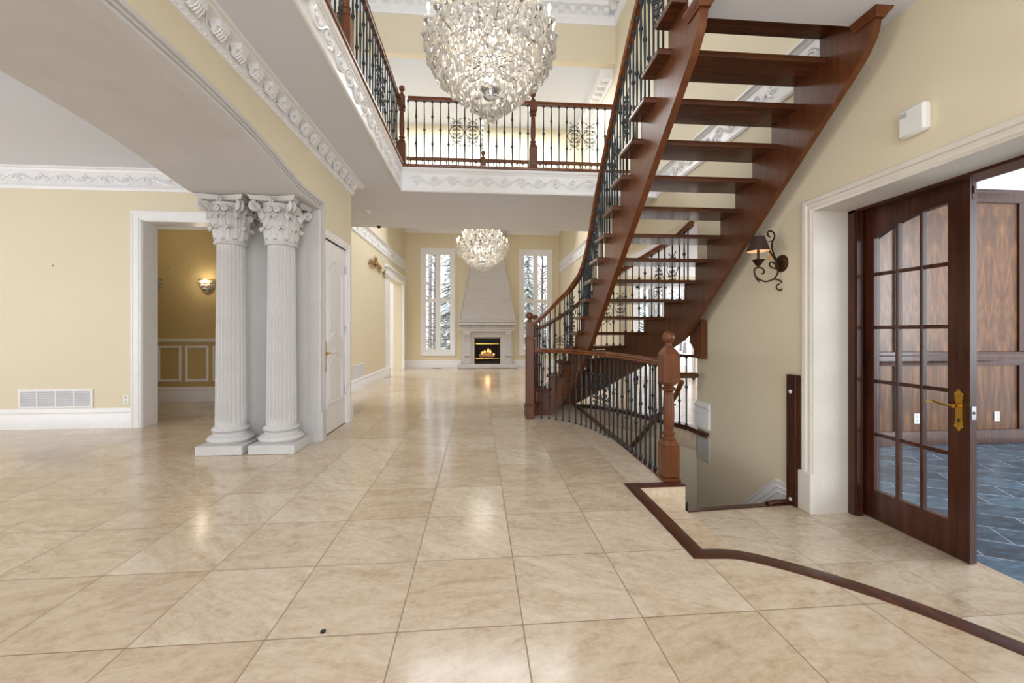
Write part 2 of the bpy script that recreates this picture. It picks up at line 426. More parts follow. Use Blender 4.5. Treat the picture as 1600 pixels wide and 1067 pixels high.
# ------------------------------------------------------------------ left sitting room and dining room behind the arch
wb = MB().box(-9,-4.585,5.93,6.18,0,ZC).box(-3.55,-3.001,5.93,6.18,0,ZC).box(-4.585,-3.55,5.93,6.18,2.81,ZC)
obj_struct('wall_sitting', wb, M['wall'], 'cream back wall of the sitting room seen through the arch', 'wall')
obj_struct('ceiling_sitting', MB().box(-9,-3.0,-3,6.1,ZC,ZC+.1), M['ceil'], 'white ceiling of the sitting room', 'ceiling')
we = MB().box(-9.15,-9,-3,.2,0,3.6).box(-9.15,-9,3.4,8.2,0,3.6).box(-9.15,-9,.2,3.4,0,.5).box(-9.15,-9,.2,3.4,2.9,3.6)  # unseen wall, added to reduce the sky light flooding in from the left
obj_struct('wall_sitting_end', we, M['wall'], 'cream end wall of the sitting room with a wide window opening, out of frame to the left, added to cut the sky light', 'wall')
wd = MB().box(-9,-2.86,8.1,8.25,0,3.5)
obj_struct('wall_dining', wd, M['wall_gold'], 'gold painted dining room wall with white wainscot frames', 'wall')
obj_struct('ceiling_dining', MB().box(-9,-2.86,6.18,8.1,3.42,3.5), M['ceil'], 'white ceiling of the dining room', 'ceiling')

BASEP = [(0,0),(.022,0),(.022,.17),(.016,.18),(.016,.205),(.024,.215),(.022,.235),(.010,.25),(.008,.268),(0,.268)]
def base(name, path, label, z=0):
    mb = MB().sweep([(x,y,z) for x,y in path], BASEP)
    return obj_struct(name, mb, M['trim'], label, 'baseboard')
base('baseboard_sitting', [(-9,5.93),(-4.71,5.93)], 'tall white baseboard on the sitting room wall below the return grille')
base('baseboard_dining', [(-9,8.1),(-2.86,8.1)], 'tall white baseboard at the foot of the gold dining wall')
def casing(mb, x0, x1, z1, y, w=.12, t=.03, sgn=-1):
    # flat moulded door casing on a wall in the XZ plane; opening x0..x1, height z1
    p = [(x0,y,0),(x0,y,z1),(x1,y,z1),(x1,y,0)]
    return mb.sweep2(p, [(0,0),(0,t*.6),(-.02,t*.6),(-.03,t),(-w+.03,t),(-w+.015,t*1.2),(-w,t*1.2),(-w,0)], (0,sgn,0))
c1 = MB()
c1.sweep2([(-3.55,5.93,0),(-3.55,5.93,2.81),(-4.585,5.93,2.81),(-4.585,5.93,0)], [(0,0),(0,.02),(.02,.02),(.03,.028),(.09,.028),(.10,.036),(.12,.036),(.12,0)], (0,-1,0))
obj_struct('trim_4', c1, M['trim'], 'white casing around the doorway into the gold dining room', 'door casing')
c1 = MB().box(-4.60,-4.572,5.925,6.185,0,2.81).box(-3.56,-3.535,5.925,6.185,0,2.81).box(-4.6,-3.535,5.925,6.185,2.797,2.83)
obj_struct('trim_5', c1, M['trim'], 'white lining inside the dining room doorway', 'door lining')
# wainscot of the dining room
wn = MB()
wn.sweep([(-9,8.1,1.10),(-2.86,8.1,1.10)], [(0,0),(.02,.005),(.03,.02),(.02,.03),(.035,.04),(.035,.055),(0,.06)])
x = -6.40
for i in range(8):
    x0, x1 = -6.47+.485*i, -6.47+.485*i+.41
    wn.sweep2([(x0,8.1,.365),(x0,8.1,1.03),(x1,8.1,1.03),(x1,8.1,.365)], [(0,0),(0,.015),(.01,.022),(.03,.022),(.04,.012),(.04,0)], (0,-1,0), closed=True)
obj_struct('trim_6', wn, M['trim'], 'white chair rail and picture-frame wainscot on the gold wall', 'wainscot')

# ------------------------------------------------------------------ hall and family room
poly = [(6.10,0),(12.2,0),(12.2,2.94),(14.40,2.94),(14.40,0),(15.1,0),(15.1,7.05),(8.86,7.05),(8.86,3.499),(6.10,3.499)]
obj_struct('wall_hall', MB().prism(poly, 'x', -3.0, -2.72), M['wall'], 'long cream left wall of the hall running to the fireplace', 'wall')
obj_struct('wall_side', MB().box(-6,-3.0,14.5,14.6,0,3.2), M['trim'], 'white wall of the side room seen through the far left opening', 'wall')
base('baseboard_hall', [(-2.72,6.25),(-2.72,12.0)], 'tall white baseboard along the left wall of the hall')
base('baseboard_side', [(-3.4,14.5),(-3.0,14.5)], 'short white baseboard inside the far left opening')
base('baseboard_foyer', [(-1.91,6.09),(-1.91,6.23),(-2.0,6.23)], 'short white baseboard piece between the white door and the wall corner')
base('baseboard_arch', [(-1.91,5.1),(-1.91,5.13)], 'sliver of white baseboard between the arch casing and the white door')
wL, wR = (-2.015,-1.06), (1.554,2.49)
wz = (.566,4.17)
wf = MB().box(-3,wL[0],15.0,15.2,0,5.1).box(wL[1],wR[0],15.0,15.2,0,5.1).box(wR[1],2.9,15.0,15.2,0,5.1)
for a in (wL,wR): wf.box(a[0],a[1],15.0,15.2,0,wz[0]).box(a[0],a[1],15.0,15.2,wz[1],5.1)
obj_struct('wall_far', wf, M['wall_back'], 'warm cream fireplace wall between two tall windows', 'wall')
obj_struct('baseboard_far', MB().sweep([(-2.72,15.0,0),(-.70,15.0,0)], BASEP).sweep([(1.16,15.0,0),(2.89,15.0,0)], BASEP), M['trim'], 'white baseboard either side of the stone fireplace', 'baseboard')
obj_struct('ceiling_family', MB().box(-4,3.0,11.5,15.2,5.02,5.15).box(-4,3.0,8.751,11.62,7.04,7.16), M['ceil'], 'white stepped ceiling above the fireplace room', 'ceiling')
obj_struct('wall_upper_far', MB().box(-4,2.95,11.5,11.62,5.151,7.039), M['wall'], 'pale cream upper wall glimpsed through the gallery balusters', 'wall')
cr = MB().sweep([(-2.72,15.0,4.86),(2.89,15.0,4.86)], [(0,0),(.03,.0),(.05,.05),(.12,.11),(.13,.16),(0,.16)])
obj_struct('trim_7', cr, M['trim'], 'white crown strip at the top of the fireplace wall', 'crown moulding')

# ------------------------------------------------------------------ right wall, study, kitchen
poly = [(-3,-.5),(1.66,-.5),(1.66,2.42),(3.44,2.42),(3.44,-3.2),(5.27,-3.2),(5.27,2.85),(8.3,2.85),(8.3,-.3),(15.1,-.3),(15.1,8.4),(-3,8.4)]
obj_struct('wall_right', MB().prism(poly, 'x', 2.89, 3.05), M['wall'], 'tall cream right wall behind the staircase', 'wall')
obj_struct('wall_right_back', MB().box(3.051,3.35,3.45,5.26,-.5,3.9).box(3.051,3.35,-3,1.65,-.5,3.9).box(3.051,3.35,1.65,3.45,2.43,3.9), M['wall'], 'thick inner side of the wall around the study doors', 'wall')
obj_struct('wall_study', MB().box(3.06,9,5.3,5.42,-.5,3.9), M['panel'], 'figured wood panelling on the far study wall', 'wall')
obj_struct('ceiling_study', MB().box(3.2,9,-3,5.3,3.72,3.8), M['ceil'], 'white study ceiling', 'ceiling')
sm = MB()
sm.sweep([(3.2,5.3,.82),(9,5.3,.82)], [(0,0),(.02,0),(.025,.05),(.04,.07),(.04,.13),(.025,.15),(.025,.19),(0,.2)])
sm.sweep([(3.2,5.3,3.13),(9,5.3,3.13)], [(0,0),(.03,0),(.03,.02),(.05,.04),(.05,.13),(.07,.15),(.07,.17),(0,.17)])
sm.sweep([(3.2,5.3,ZL),(9,5.3,ZL)], [(0,0),(.03,0),(.03,.16),(.02,.18),(.02,.2),(0,.2)])
for xx in (3.9,4.85,5.8,6.75,7.72,8.6):
    sm.box(xx-.05,xx+.05,5.275,5.30,-.09,.82).box(xx-.05,xx+.05,5.275,5.30,1.02,3.13)
obj_struct('trim_8', sm, M['walnut'], 'dark walnut rails and stiles on the study panelling', 'panel moulding')
sc_ = MB().sweep([(3.2,5.3,3.30),(9,5.3,3.30)], [(0,0),(.03,.0),(.04,.08),(.06,.09),(.08,.16),(.2,.3),(.22,.39),(0,.39)])
obj_struct('trim_9', sc_, M['trim'], 'white crown moulding above the study panelling', 'crown moulding')
kz = MB().box(3.06,4.1,10.6,10.75,0,3.0).box(5.75,9,10.6,10.75,0,3.0).box(4.1,5.75,10.6,10.75,2.55,3.0)
obj_struct('wall_kitchen', kz, M['wall_back'], 'warm cream breakfast room wall beyond the stairs', 'wall')
obj_struct('ceiling_kitchen', MB().box(3.06,9,5.42,10.75,3.0,3.1), M['ceil'], 'white breakfast room ceiling beyond the stairs', 'ceiling')
obj_struct('baseboard_kitchen', MB().sweep([(3.06,10.6,0),(4.1,10.6,0)], BASEP).sweep([(5.75,10.6,0),(9,10.6,0)], BASEP), M['trim'], 'white baseboard in the breakfast room', 'baseboard')
cr = MB().sweep([(3.06,10.6,2.78),(9,10.6,2.78)], [(0,0),(.03,.0),(.05,.06),(.14,.15),(.15,.22),(0,.22)])
obj_struct('trim_10', cr, M['trim'], 'white crown moulding in the breakfast room', 'crown moulding')
base('baseboard_right', [(2.89,15.0),(2.89,8.32)], 'white baseboard on the right wall beyond the stairs')
obj_struct('trim_11', MB().sweep([(3.05,5.27,.05),(2.89,5.27,.05),(2.89,4.97,.05)], [(s*1.2,h*1.25) for s,h in BASEP]), M['trim'], 'white baseboard wrapped on the wall end above the cellar stair', 'baseboard')
# stone casing of the study doorway
st = MB()
st.sweep2([(2.89,1.74,ZL),(2.89,1.74,2.348),(2.89,3.35,2.348),(2.89,3.35,ZL)],
          [(0,-.06),(0,.006),(.015,.010),(.022,.018),(.036,.018),(.040,.010),(.058,.016),(.064,.030),(.095,.034),(.105,.026),(.105,0)][::-1], (-1,0,0))
st.xf(lambda x,y,z: (x,y,z))
o = obj_struct('trim_12', st, M['stone_l'], 'moulded limestone casing around the study doorway', 'door casing')
sj = MB()
for (a0,a1,b0,b1,zz0,zz1) in ((3.35,3.45,3.365,3.45,0,0),(1.65,1.74,1.65,1.725,0,0)):
    sj.hexa([(2.895,a0,ZL),(3.22,b0,ZL),(3.22,b1,ZL),(2.895,a1,ZL),(2.895,a0,2.40),(3.22,b0,2.40),(3.22,b1,2.40),(2.895,a1,2.40)])
sj.box(2.895,3.22,1.65,3.45,2.352,2.43)
obj_struct('trim_13', sj, M['stone_l'], 'pale limestone reveal lining the study doorway', 'door lining')
sj = MB().cbox(2.85,2.905,3.342,3.488,ZL,.06,.006)
obj_struct('trim_14', sj, M['stone_l'], 'plain limestone plinth block under the study door casing', 'plinth block')
fr = MB().box(3.22,3.30,3.30,3.385,ZL,2.385).box(3.30,3.41,3.375,3.42,ZL,2.385).box(3.22,3.41,1.70,3.385,2.33,2.42).box(3.22,3.41,1.70,1.76,ZL,2.385)
fr.box(3.23,3.28,3.285,3.305,ZL,2.35)
obj_struct('trim_15', fr, M['walnut'], 'dark walnut frame around the glazed study door', 'door frame')

# ------------------------------------------------------------------ upper floor: slabs, fascia, ceilings
sl = MB().box(-2.99,-1.24,-3,8.85,ZC,Z2).box(-4,-2.98,-3,8.85,ZC+.12,Z2).box(-1.24,2.95,6.52,8.85,ZC,Z2).box(1.45,2.95,-3,2.76,ZC,Z2)
obj_struct('ceiling', sl, M['ceil'], 'white underside of the upper gallery and landing', 'ceiling')
obj_struct('ceiling_upper', MB().box(-4,3.0,-3,8.8,8.38,8.5), M['ceil'], 'high white ceiling over the foyer', 'ceiling')
obj_struct('wall_bulkhead', MB().box(-4,2.95,8.6,8.75,7.04,8.4), M['wall'], 'cream bulkhead high above the gallery', 'wall')
obj_struct('wall_gallery', MB().box(-4.1,-4,-3,8.8,ZC+.14,8.4), M['wall'], 'cream wall behind the left upper gallery', 'wall')

def scrolls(mb, O, D, U, N, length, h, period, r=.011):
    O, D, U, N = Vector(O), Vector(D), Vector(U), Vector(N)
    def pt(s, v, n=.006): return tuple(O + D*s + U*v + N*n)
    n = max(1, round(length/period)); p = length/n; a = h*.30
    m = n*14
    mb.tube([pt(length*i/m, a*sin(2*pi*(length*i/m)/p)) for i in range(m+1)], r*.9, 5)
    for k in range(2*n):
        sg = 1 if k % 2 == 0 else -1
        c = p*(k+.5)/2
        sp = spiral(0, 0, h*.27, h*.05, -pi/2*sg, -pi/2*sg + sg*3.4*pi, 18)
        mb.tube([pt(c + q[0]*1.25, -sg*0 + q[1]) for q in sp], [r*(1-.5*i/18) for i in range(19)], 5)
        mb.sphere(pt(c, 0, .004), r*1.7, 6, 4)
        for t in range(3):       # acanthus leaves
            an = sg*(.5+.75*t); d = h*.30
            q = (c + p*.16 + d*cos(an)*.7, sg*-.08*h + d*sin(an))
            mb.tube([pt(c+p*.14, sg*-.08*h), pt((c+p*.14+q[0])/2, (q[1]-sg*.05*h)/2*1.15), pt(q[0], q[1])], [r*.5, r*1.5, r*.3], 5)
    return mb
FASP = [(0,0),(.012,0),(.022,.012),(.022,.03),(.010,.04),(.010,.055),(.002,.06),(.002,.30),(.012,.305),(.012,.32),(.026,.335),(.034,.36),(.034,.38),(0,.38)]
fa = MB()
fa.sweep([(-1.24,-3,ZC-.01),(-1.24,6.52,ZC-.01),(1.46,6.52,ZC-.01),(2.89,6.52,ZC-.01)], [(s,h) for s,h in FASP])
scrolls(fa, (-1.236,-2.9,ZC+.175), (0,1,0), (0,0,1), (1,0,0), 9.3, .25, .52, .014)
scrolls(fa, (-1.15,6.516,ZC+.175), (1,0,0), (0,0,1), (0,-1,0), 3.86, .25, .52, .014)
obj_struct('trim_16', fa, M['trim'], 'white fascia with scrolling foliage relief below the gallery railing', 'fascia')
fb = MB()
fb.sweep([(1.45,2.77,ZC-.01),(1.45,-3,ZC-.01)], FASP)
fb.xf(lambda x,y,z: (x,y,z))
obj_struct('trim_17', fb, M['trim'], 'white moulded fascia on the side of the stair landing', 'fascia')
nz = MB().sweep([(-1.24,-3,Z2-.012),(-1.24,6.52,Z2-.012),(2.89,6.52,Z2-.012)], [(-.14,0),(.035,0),(.05,.008),(.055,.025),(.05,.042),(.035,.05),(-.14,.05)])
obj_struct('trim_18', nz, M['cherry_y'], 'cherry wood nosing under the gallery balusters', 'nosing')
nz = MB().sweep([(1.45,2.77,Z2-.012),(1.45,-3,Z2-.012)], [(-.10,0),(.035,0),(.05,.008),(.055,.025),(.05,.042),(.035,.05),(-.10,.05)])
obj_struct('trim_19', nz, M['cherry_y'], 'cherry wood nosing along the side of the stair landing', 'nosing')

# scroll friezes
def frieze(name, O, D, N, length, z0, z1, label, period=.72, cap=.03):
    mb = MB(); O, D, N = Vector(O), Vector(D), Vector(N); h = z1-z0
    A = O; B = O+D*length
    side = Vector((D.y,-D.x,0)).dot(N)
    p = [(0,0),(.014,0),(.024,.012*h/.2),(.024,.03*h/.2),(.012,.04*h/.2),(.008,.045*h/.2),(.008,h-.06),(.02,h-.055),(.03,h-.03),(cap+.03,h-.018),(cap+.03,h),(0,h)]
    mb.sweep([(A.x,A.y,z0),(B.x,B.y,z0)], [(s*side, u) for s,u in p])
    scrolls(mb, (A.x+N.x*.008, A.y+N.y*.008, z0+h*.5), tuple(D), (0,0,1), tuple(N), length, h*.66, period*.75, .013)
    return obj_struct(name, mb, M['trim'], label, 'frieze moulding')
frieze('trim_20', (-9,5.93,0), (1,0,0), (0,-1,0), 5.99, 3.20, 3.50, 'white scroll frieze at the top of the sitting room wall')
frieze('trim_21', (2.89,2.78,0), (0,1,0), (-1,0,0), 3.72, 3.50, 3.88, 'white scroll frieze on the wall seen between the stair treads', .62)
frieze('trim_22', (-2.72,8.86,0), (0,1,0), (1,0,0), 6.13, 3.46, 3.80, 'white scroll frieze above the left hall wall', .8)
frieze('trim_23', (2.89,8.9,0), (0,1,0), (-1,0,0), 6.1, 3.46, 3.80, 'white scroll frieze on the right wall of the fireplace room', .8)
frieze('trim_24', (-9,8.1,0), (1,0,0), (0,-1,0), 6.14, 3.20, 3.42, 'white frieze at the top of the gold dining wall', .6)

# bracketed crown on the arch wall
def modillion(w, d, h):
    # scroll bracket: profile in (out, z), width along Y
    pr = [(0,0),(d*.18,-h*.55),(d*.3,-h*.95),(d*.42,-h),(d*.52,-h*.85),(d*.6,-h*.55),(d*.8,-h*.5),(d*.93,-h*.6),(d,-h*.42),(d,0)]
    return [(a,b) for a,b in pr], w
cm = MB()
CP = [(0,0),(.020,0),(.028,.012),(.020,.022),(.030,.03),(.034,.045),(.036,.05),(.038,.135),(.125,.137),(.128,.150),(.142,.156),(.155,.174),(.155,.18),(0,.18)]
cm.sweep([(-1.91,-3,3.32),(-1.91,6.23,3.32),(-2.72,6.23,3.32)], CP)
y = -2.85
while y < 6.2:
    pr, w = modillion(.10, .088, .085)
    cm.prism([(-1.874+a, 3.458+b) for a,b in pr], 'y', y-.05, y+.05)
    cm.sphere((-1.835, y, 3.385), .022, 8, 5, (.9,1.2,.8))
    for t in (-.036,-.012,.012,.036): cm.tube([(-1.868,y+t,3.40),(-1.84,y+t*1.1,3.362),(-1.81,y+t,3.385),(-1.79,y+t*.7,3.43)], .007, 5)
    for t in (.07,.095,.12): cm.box(-1.868,-1.866+.02,y+t,y+t+.012,3.38,3.455)
    y += .235
y = -2.9
while y < 6.2:
    cm.sphere((-1.885, y, 3.338), .011, 6, 4); y += .058
obj_struct('trim_25', cm, M['trim'], 'white bracketed crown moulding along the top of the arch wall', 'crown moulding')
# dentil crown of the upper ceiling
dc = MB()
DP = [(0,0),(.03,0),(.05,.04),(.05,.12),(.075,.14),(.075,.26),(.24,.27),(.25,.33),(.30,.36),(.36,.46),(.38,.53),(0,.53)]
dc.sweep([(-4,8.6,7.84),(2.89,8.6,7.84),(2.89,-3,7.84)], DP)
xx = -3.9
while xx < 2.7:
    dc.box(xx,xx+.11,8.41,8.54,8.00,8.095); xx += .24
yy = 8.35
while yy > 1:
    dc.box(2.69,2.81,yy-.11,yy,8.00,8.095); yy -= .24
obj_struct('trim_26', dc, M['trim'], 'white dentil crown moulding under the high foyer ceiling', 'crown moulding')
dc = MB().sweep([(2.89,11.5,6.76),(2.89,8.75,6.76)], [(0,0),(.03,0),(.04,.05),(.07,.06),(.07,.14),(.2,.15),(.22,.24),(.26,.28),(0,.28)])
yy = 11.3
while yy > 8.85:
    dc.box(2.65,2.82,yy-.10,yy,6.825,6.905); yy -= .22
obj_struct('trim_27', dc, M['trim'], 'white bracketed crown on the right wall beyond the bulkhead', 'crown moulding')

# ------------------------------------------------------------------ cellar stair well
cw = MB()
fe = [(1.69,7.15)] + far_edge + [(3.0,5.05)]
for i in range(len(fe)-1):
    (xa,ya),(xb,yb) = fe[i], fe[i+1]
    d = Vector((xb-xa, yb-ya, 0)).normalized(); n = Vector((-d.y, d.x, 0))
    if n.y < 0 and n.x < 0: n = -n
    xa += n.x*.012; ya += n.y*.012; xb += n.x*.012; yb += n.y*.012
    cw.hexa([(xa,ya,-3.2),(xb,yb,-3.2),(xb+n.x*.1,yb+n.y*.1,-3.2),(xa+n.x*.1,ya+n.y*.1,-3.2),(xa,ya,-.02),(xb,yb,-.02),(xb+n.x*.1,yb+n.y*.1,-.02),(xa+n.x*.1,ya+n.y*.1,-.02)])
obj_struct('wall_cellar', cw, M['wall'], 'cream curved wall of the cellar stair well', 'wall')
obj_struct('wall_cellar_near', MB().box(1.55,1.64,3.5,7.2,-3.2,-.301), M['wall'], 'cream near side wall of the cellar stair well', 'wall')
cs_ = MB()
for k in range(12):
    z = ZL - .19*(k+1)
    cs_.box(1.65,2.88,3.58+.26*k,3.58+.26*(k+1)+.02,z-.04,z)
    cs_.box(1.65,2.88,3.58+.26*k,3.60+.26*k,z,z+.15)
cs_.box(1.6,2.89,3.4,7.3,-3.2,-3.1)
obj_struct('floor_cellar_steps', cs_, M['walnut'], 'dark wooden cellar steps going down below the landing', 'steps')
def q4(a,b,w,z0,z1): return [(a[0],a[1],z0),(b[0],b[1],z0),(b[0],b[1]+w,z0),(a[0],a[1]+w,z0),(a[0],a[1],z1),(b[0],b[1],z1),(b[0],b[1]+w,z1),(a[0],a[1]+w,z1)]
nb = MB().hexa(q4((1.76,3.465),(2.87,3.545),.06,ZL-.04,ZL+.012))
nb.tube([(2.62,3.565,ZL+.010),(2.70,3.57,ZL+.024),(2.84,3.58,ZL+.02)], .024, 8)
obj_struct('trim_28', nb, M['walnut'], 'dark wood nosing at the head of the cellar stair', 'nosing')
sk = MB()
sk.prism([(3.60,ZL-.12),(3.60,-.135),(3.79,-.135),(5.2,-1.385),(5.2,-1.75),(3.72,-.50)], 'x', 2.865, 2.889)
for off in (.0,.055,.10):
    sk.tube([(2.862,3.60,-.14-off),(2.862,3.775-off*.3,-.14-off),(2.862,5.2,-1.40-off*1.35)], .010, 6)
obj_struct('baseboard_cellar', sk, M['trim'], 'white stepped skirting running down the cellar stair wall', 'baseboard')
gp = MB().box(2.874,2.8895,4.98,5.26,-.36,-.05)
obj_struct('trim_29', gp, M['grey'], 'grey unpainted patch on the wall below the far floor edge', 'wall patch')
fn = MB().sweep([(1.69,7.17,0),(1.95,7.06,0),(2.18,6.84,0),(2.36,6.56,0),(2.51,6.23,0),(2.64,5.93,0),(2.755,5.64,0),(2.86,5.38,0),(2.87,4.98,0)],
    [(-.07,-.002),(-.07,.012),(.03,.012),(.045,.0),(.045,-.045),(.02,-.05),(.0,-.002)])
obj_struct('trim_30', fn, M['walnut'], 'dark wood nosing along the far edge of the stair well', 'nosing')
nn = MB().sweep([(1.645,3.58,0),(1.655,4.4,0),(1.66,5.2,0),(1.68,6.1,0),(1.69,7.16,0)], [(-.06,-.002),(-.06,.010),(.02,.010),(.032,.0),(.032,-.045),(.01,-.05),(.0,-.002)])
obj_struct('trim_31', nn, M['walnut'], 'dark wood nosing along the near edge of the stair well', 'nosing')

# ------------------------------------------------------------------ windows of the fireplace room
def shutter_window(i, x0, x1, z0, z1, y, label):
    w = x1-x0
    fr = MB()
    fr.sweep2([(x0,y,z0),(x0,y,z1),(x1,y,z1),(x1,y,z0)], [(.004,-.06),(.004,.012),(-.03,.02),(-.04,.03),(-.10,.03),(-.115,.04),(-.145,.04),(-.145,0)], (0,-1,0), closed=True)
    o = struct(fr.build('window_%d' % i, M['trim']), label, 'window')
    st = MB(); t = .055; ym = y-.005; mid = z0+(z1-z0)*.515
    cx = (x0+x1)/2
    st.box(x0,x0+.05,ym,ym+.04,z0,z1).box(x1-.05,x1,ym,ym+.04,z0,z1).box(cx-.085,cx+.085,ym,ym+.04,z0,z1)
    for (a,b) in ((x0+.05,cx-.085),(cx+.085,x1-.05)):
        st.box(a,b,ym,ym+.04,z0,z0+.1).box(a,b,ym,ym+.04,z1-.08,z1).box(a,b,ym,ym+.04,mid-.065,mid+.065)
    st.build('shutter_frame', M['trim'], o)
    for (a,b) in ((x0+.05,cx-.085),(cx+.085,x1-.05)):
        for (c,d) in ((z0+.1,mid-.065),(mid+.065,z1-.08)):
            lv = MB(); z = c+.05
            while z < d-.03:
                lv.hexa([(a,ym-.0,z-.006),(b,ym-.0,z-.006),(b,ym+.04,z+.002),(a,ym+.04,z+.002),(a,ym-.0,z-.002),(b,ym-.0,z-.002),(b,ym+.04,z+.006),(a,ym+.04,z+.006)]); z += .085
            lv.build('louvers', M['trim'], o)
            MB().box((a+b)/2-.006,(a+b)/2+.006,ym-.016,ym-.004,c+.05,d-.05).build('tilt_rod', M['iron'], o)
    g = MB()
    g.box(x0,x1,y+.10,y+.106,z0,z1); g.build('pane', M['pane'], o)
    mu = MB()
    for k in range(1,8): zz = z0+(z1-z0)*k/8; mu.box(x0,x1,y+.094,y+.112,zz-.008,zz+.008)
    mu.box(cx-.01,cx+.01,y+.094,y+.112,z0,z1); mu.build('muntins', M['iron'], o)
    return o
shutter_window(1, wL[0], wL[1], wz[0], wz[1], 15.0, 'tall shuttered window left of the fireplace')
shutter_window(2, wR[0], wR[1], wz[0], wz[1], 15.0, 'tall shuttered window right of the fireplace, partly behind the newel')
# glazed patio door in the breakfast room
f3 = MB(); x0,x1,z1,y = 4.1,5.75,2.55,10.6
f3.sweep2([(x0,y,0),(x0,y,z1),(x1,y,z1),(x1,y,0)], [(.004,-.1),(.004,.015),(-.10,.025),(-.12,.035),(-.12,0)], (0,-1,0))
o3 = struct(f3.build('window_3', M['trim']), 'bright glazed patio door of the breakfast room behind the stairs', 'window')
f = MB()
for xa in (4.1,4.88,5.68): f.box(xa,xa+.09,10.62,10.66,0,2.55)
f.box(4.1,5.75,10.62,10.66,0,.12).box(4.1,5.75,10.62,10.66,2.45,2.55).box(4.1,5.75,10.62,10.66,1.0,1.05)
f.build('sash', M['trim'], o3); MB().box(4.1,5.75,10.67,10.676,0,2.55).build('pane', M['pane'], o3)

# cased opening at the far left of the hall
co = MB()
co.cbox(-2.722,-2.64,11.92,12.20,0,2.94,.01).cbox(-2.722,-2.64,14.406,14.66,0,2.94,.01)
co.cbox(-2.722,-2.60,11.86,14.70,2.94,3.00,.008).cbox(-2.722,-2.64,11.90,14.68,3.0,3.13,.006).cbox(-2.722,-2.58,11.82,14.74,3.13,3.19,.012)
co.cbox(-2.722,-2.60,11.88,12.23,2.86,2.95,.01).cbox(-2.722,-2.62,11.90,12.22,0,.27,.01).cbox(-2.722,-2.62,14.38,14.68,0,.27,.01)
obj_struct('trim_32', co, M['trim'], 'white pilaster casing around the far left opening', 'door casing')
# ------------------------------------------------------------------ Corinthian columns
def fluted(r0, r1, z0, z1, flutes=22):
    mb = MB(); rs = []
    zs = [z0, z0+.03, z0+.06, z0+.10, z0+.7, z0+1.2, z1-.10, z1-.05, z1-.02, z1]
    for z in zs:
        t = (z-z0)/(z1-z0); r = r0+(r1-r0)*t
        d = 0 if (z < z0+.05 or z > z1-.035) else (.5 if z < z0+.09 or z > z1-.07 else 1)
        ring = []
        for i in range(flutes):
            for u, dep in ((0,0),(.14,0),(.24,.6),(.40,.96),(.57,1),(.74,.96),(.90,.6)):
                a = 2*pi*(i+u)/flutes; rr = r - .018*dep*d
                ring.append((rr*cos(a), rr*sin(a), z))
        rs.append(ring)
    return mb.rings(rs)
def leaf_sheet(mb, a, z0, h, w, rb, curl, lobes=4):
    # acanthus leaf: lobed sheet rising on the bell, tip curling outwards and down
    n = 18; rs = []
    def P(r, a_, z): return (r*cos(a_), r*sin(a_), z)
    for i in range(n+1):
        t = i/n
        if t < .78: z = z0 + h*t/.78*.96; c = 0.0
        else:
            q_ = (t-.78)/.22; z = z0 + h*(.96+.04*sin(pi*min(1,q_*1.1))) - h*.16*q_*q_; c = q_
        out = rb + .012 + .010*sin(pi*t) + curl*.45*max(0,t-.4)**1.6*2 + curl*.62*c
        ww = w*(.70+.42*sin(pi*min(1,t*1.02)))*(1-.5*c)
        fr, bk = [], []
        for s in (-1,-.75,-.5,-.25,0,.25,.5,.75,1):
            lob = 1+.13*abs(s)**2*sin(lobes*2*pi*t-.6)
            rr = out + .012*(1-abs(s)**1.5) + .0055*cos(s*pi*4)*min(1,3*t) - .012*s*s*(1-c) + .010*abs(s)**3*sin(lobes*2*pi*t)
            aa = a + s*ww*lob/(2*max(.1,rr))
            fr.append((rr, aa, z - .030*abs(s)*min(1,t*2)*h/.3 - .012*c*s*s))
        rs.append([P(*q) for q in fr] + [P(q[0]-.013, q[1], q[2]-.002) for q in reversed(fr)])
    mb.rings(rs)
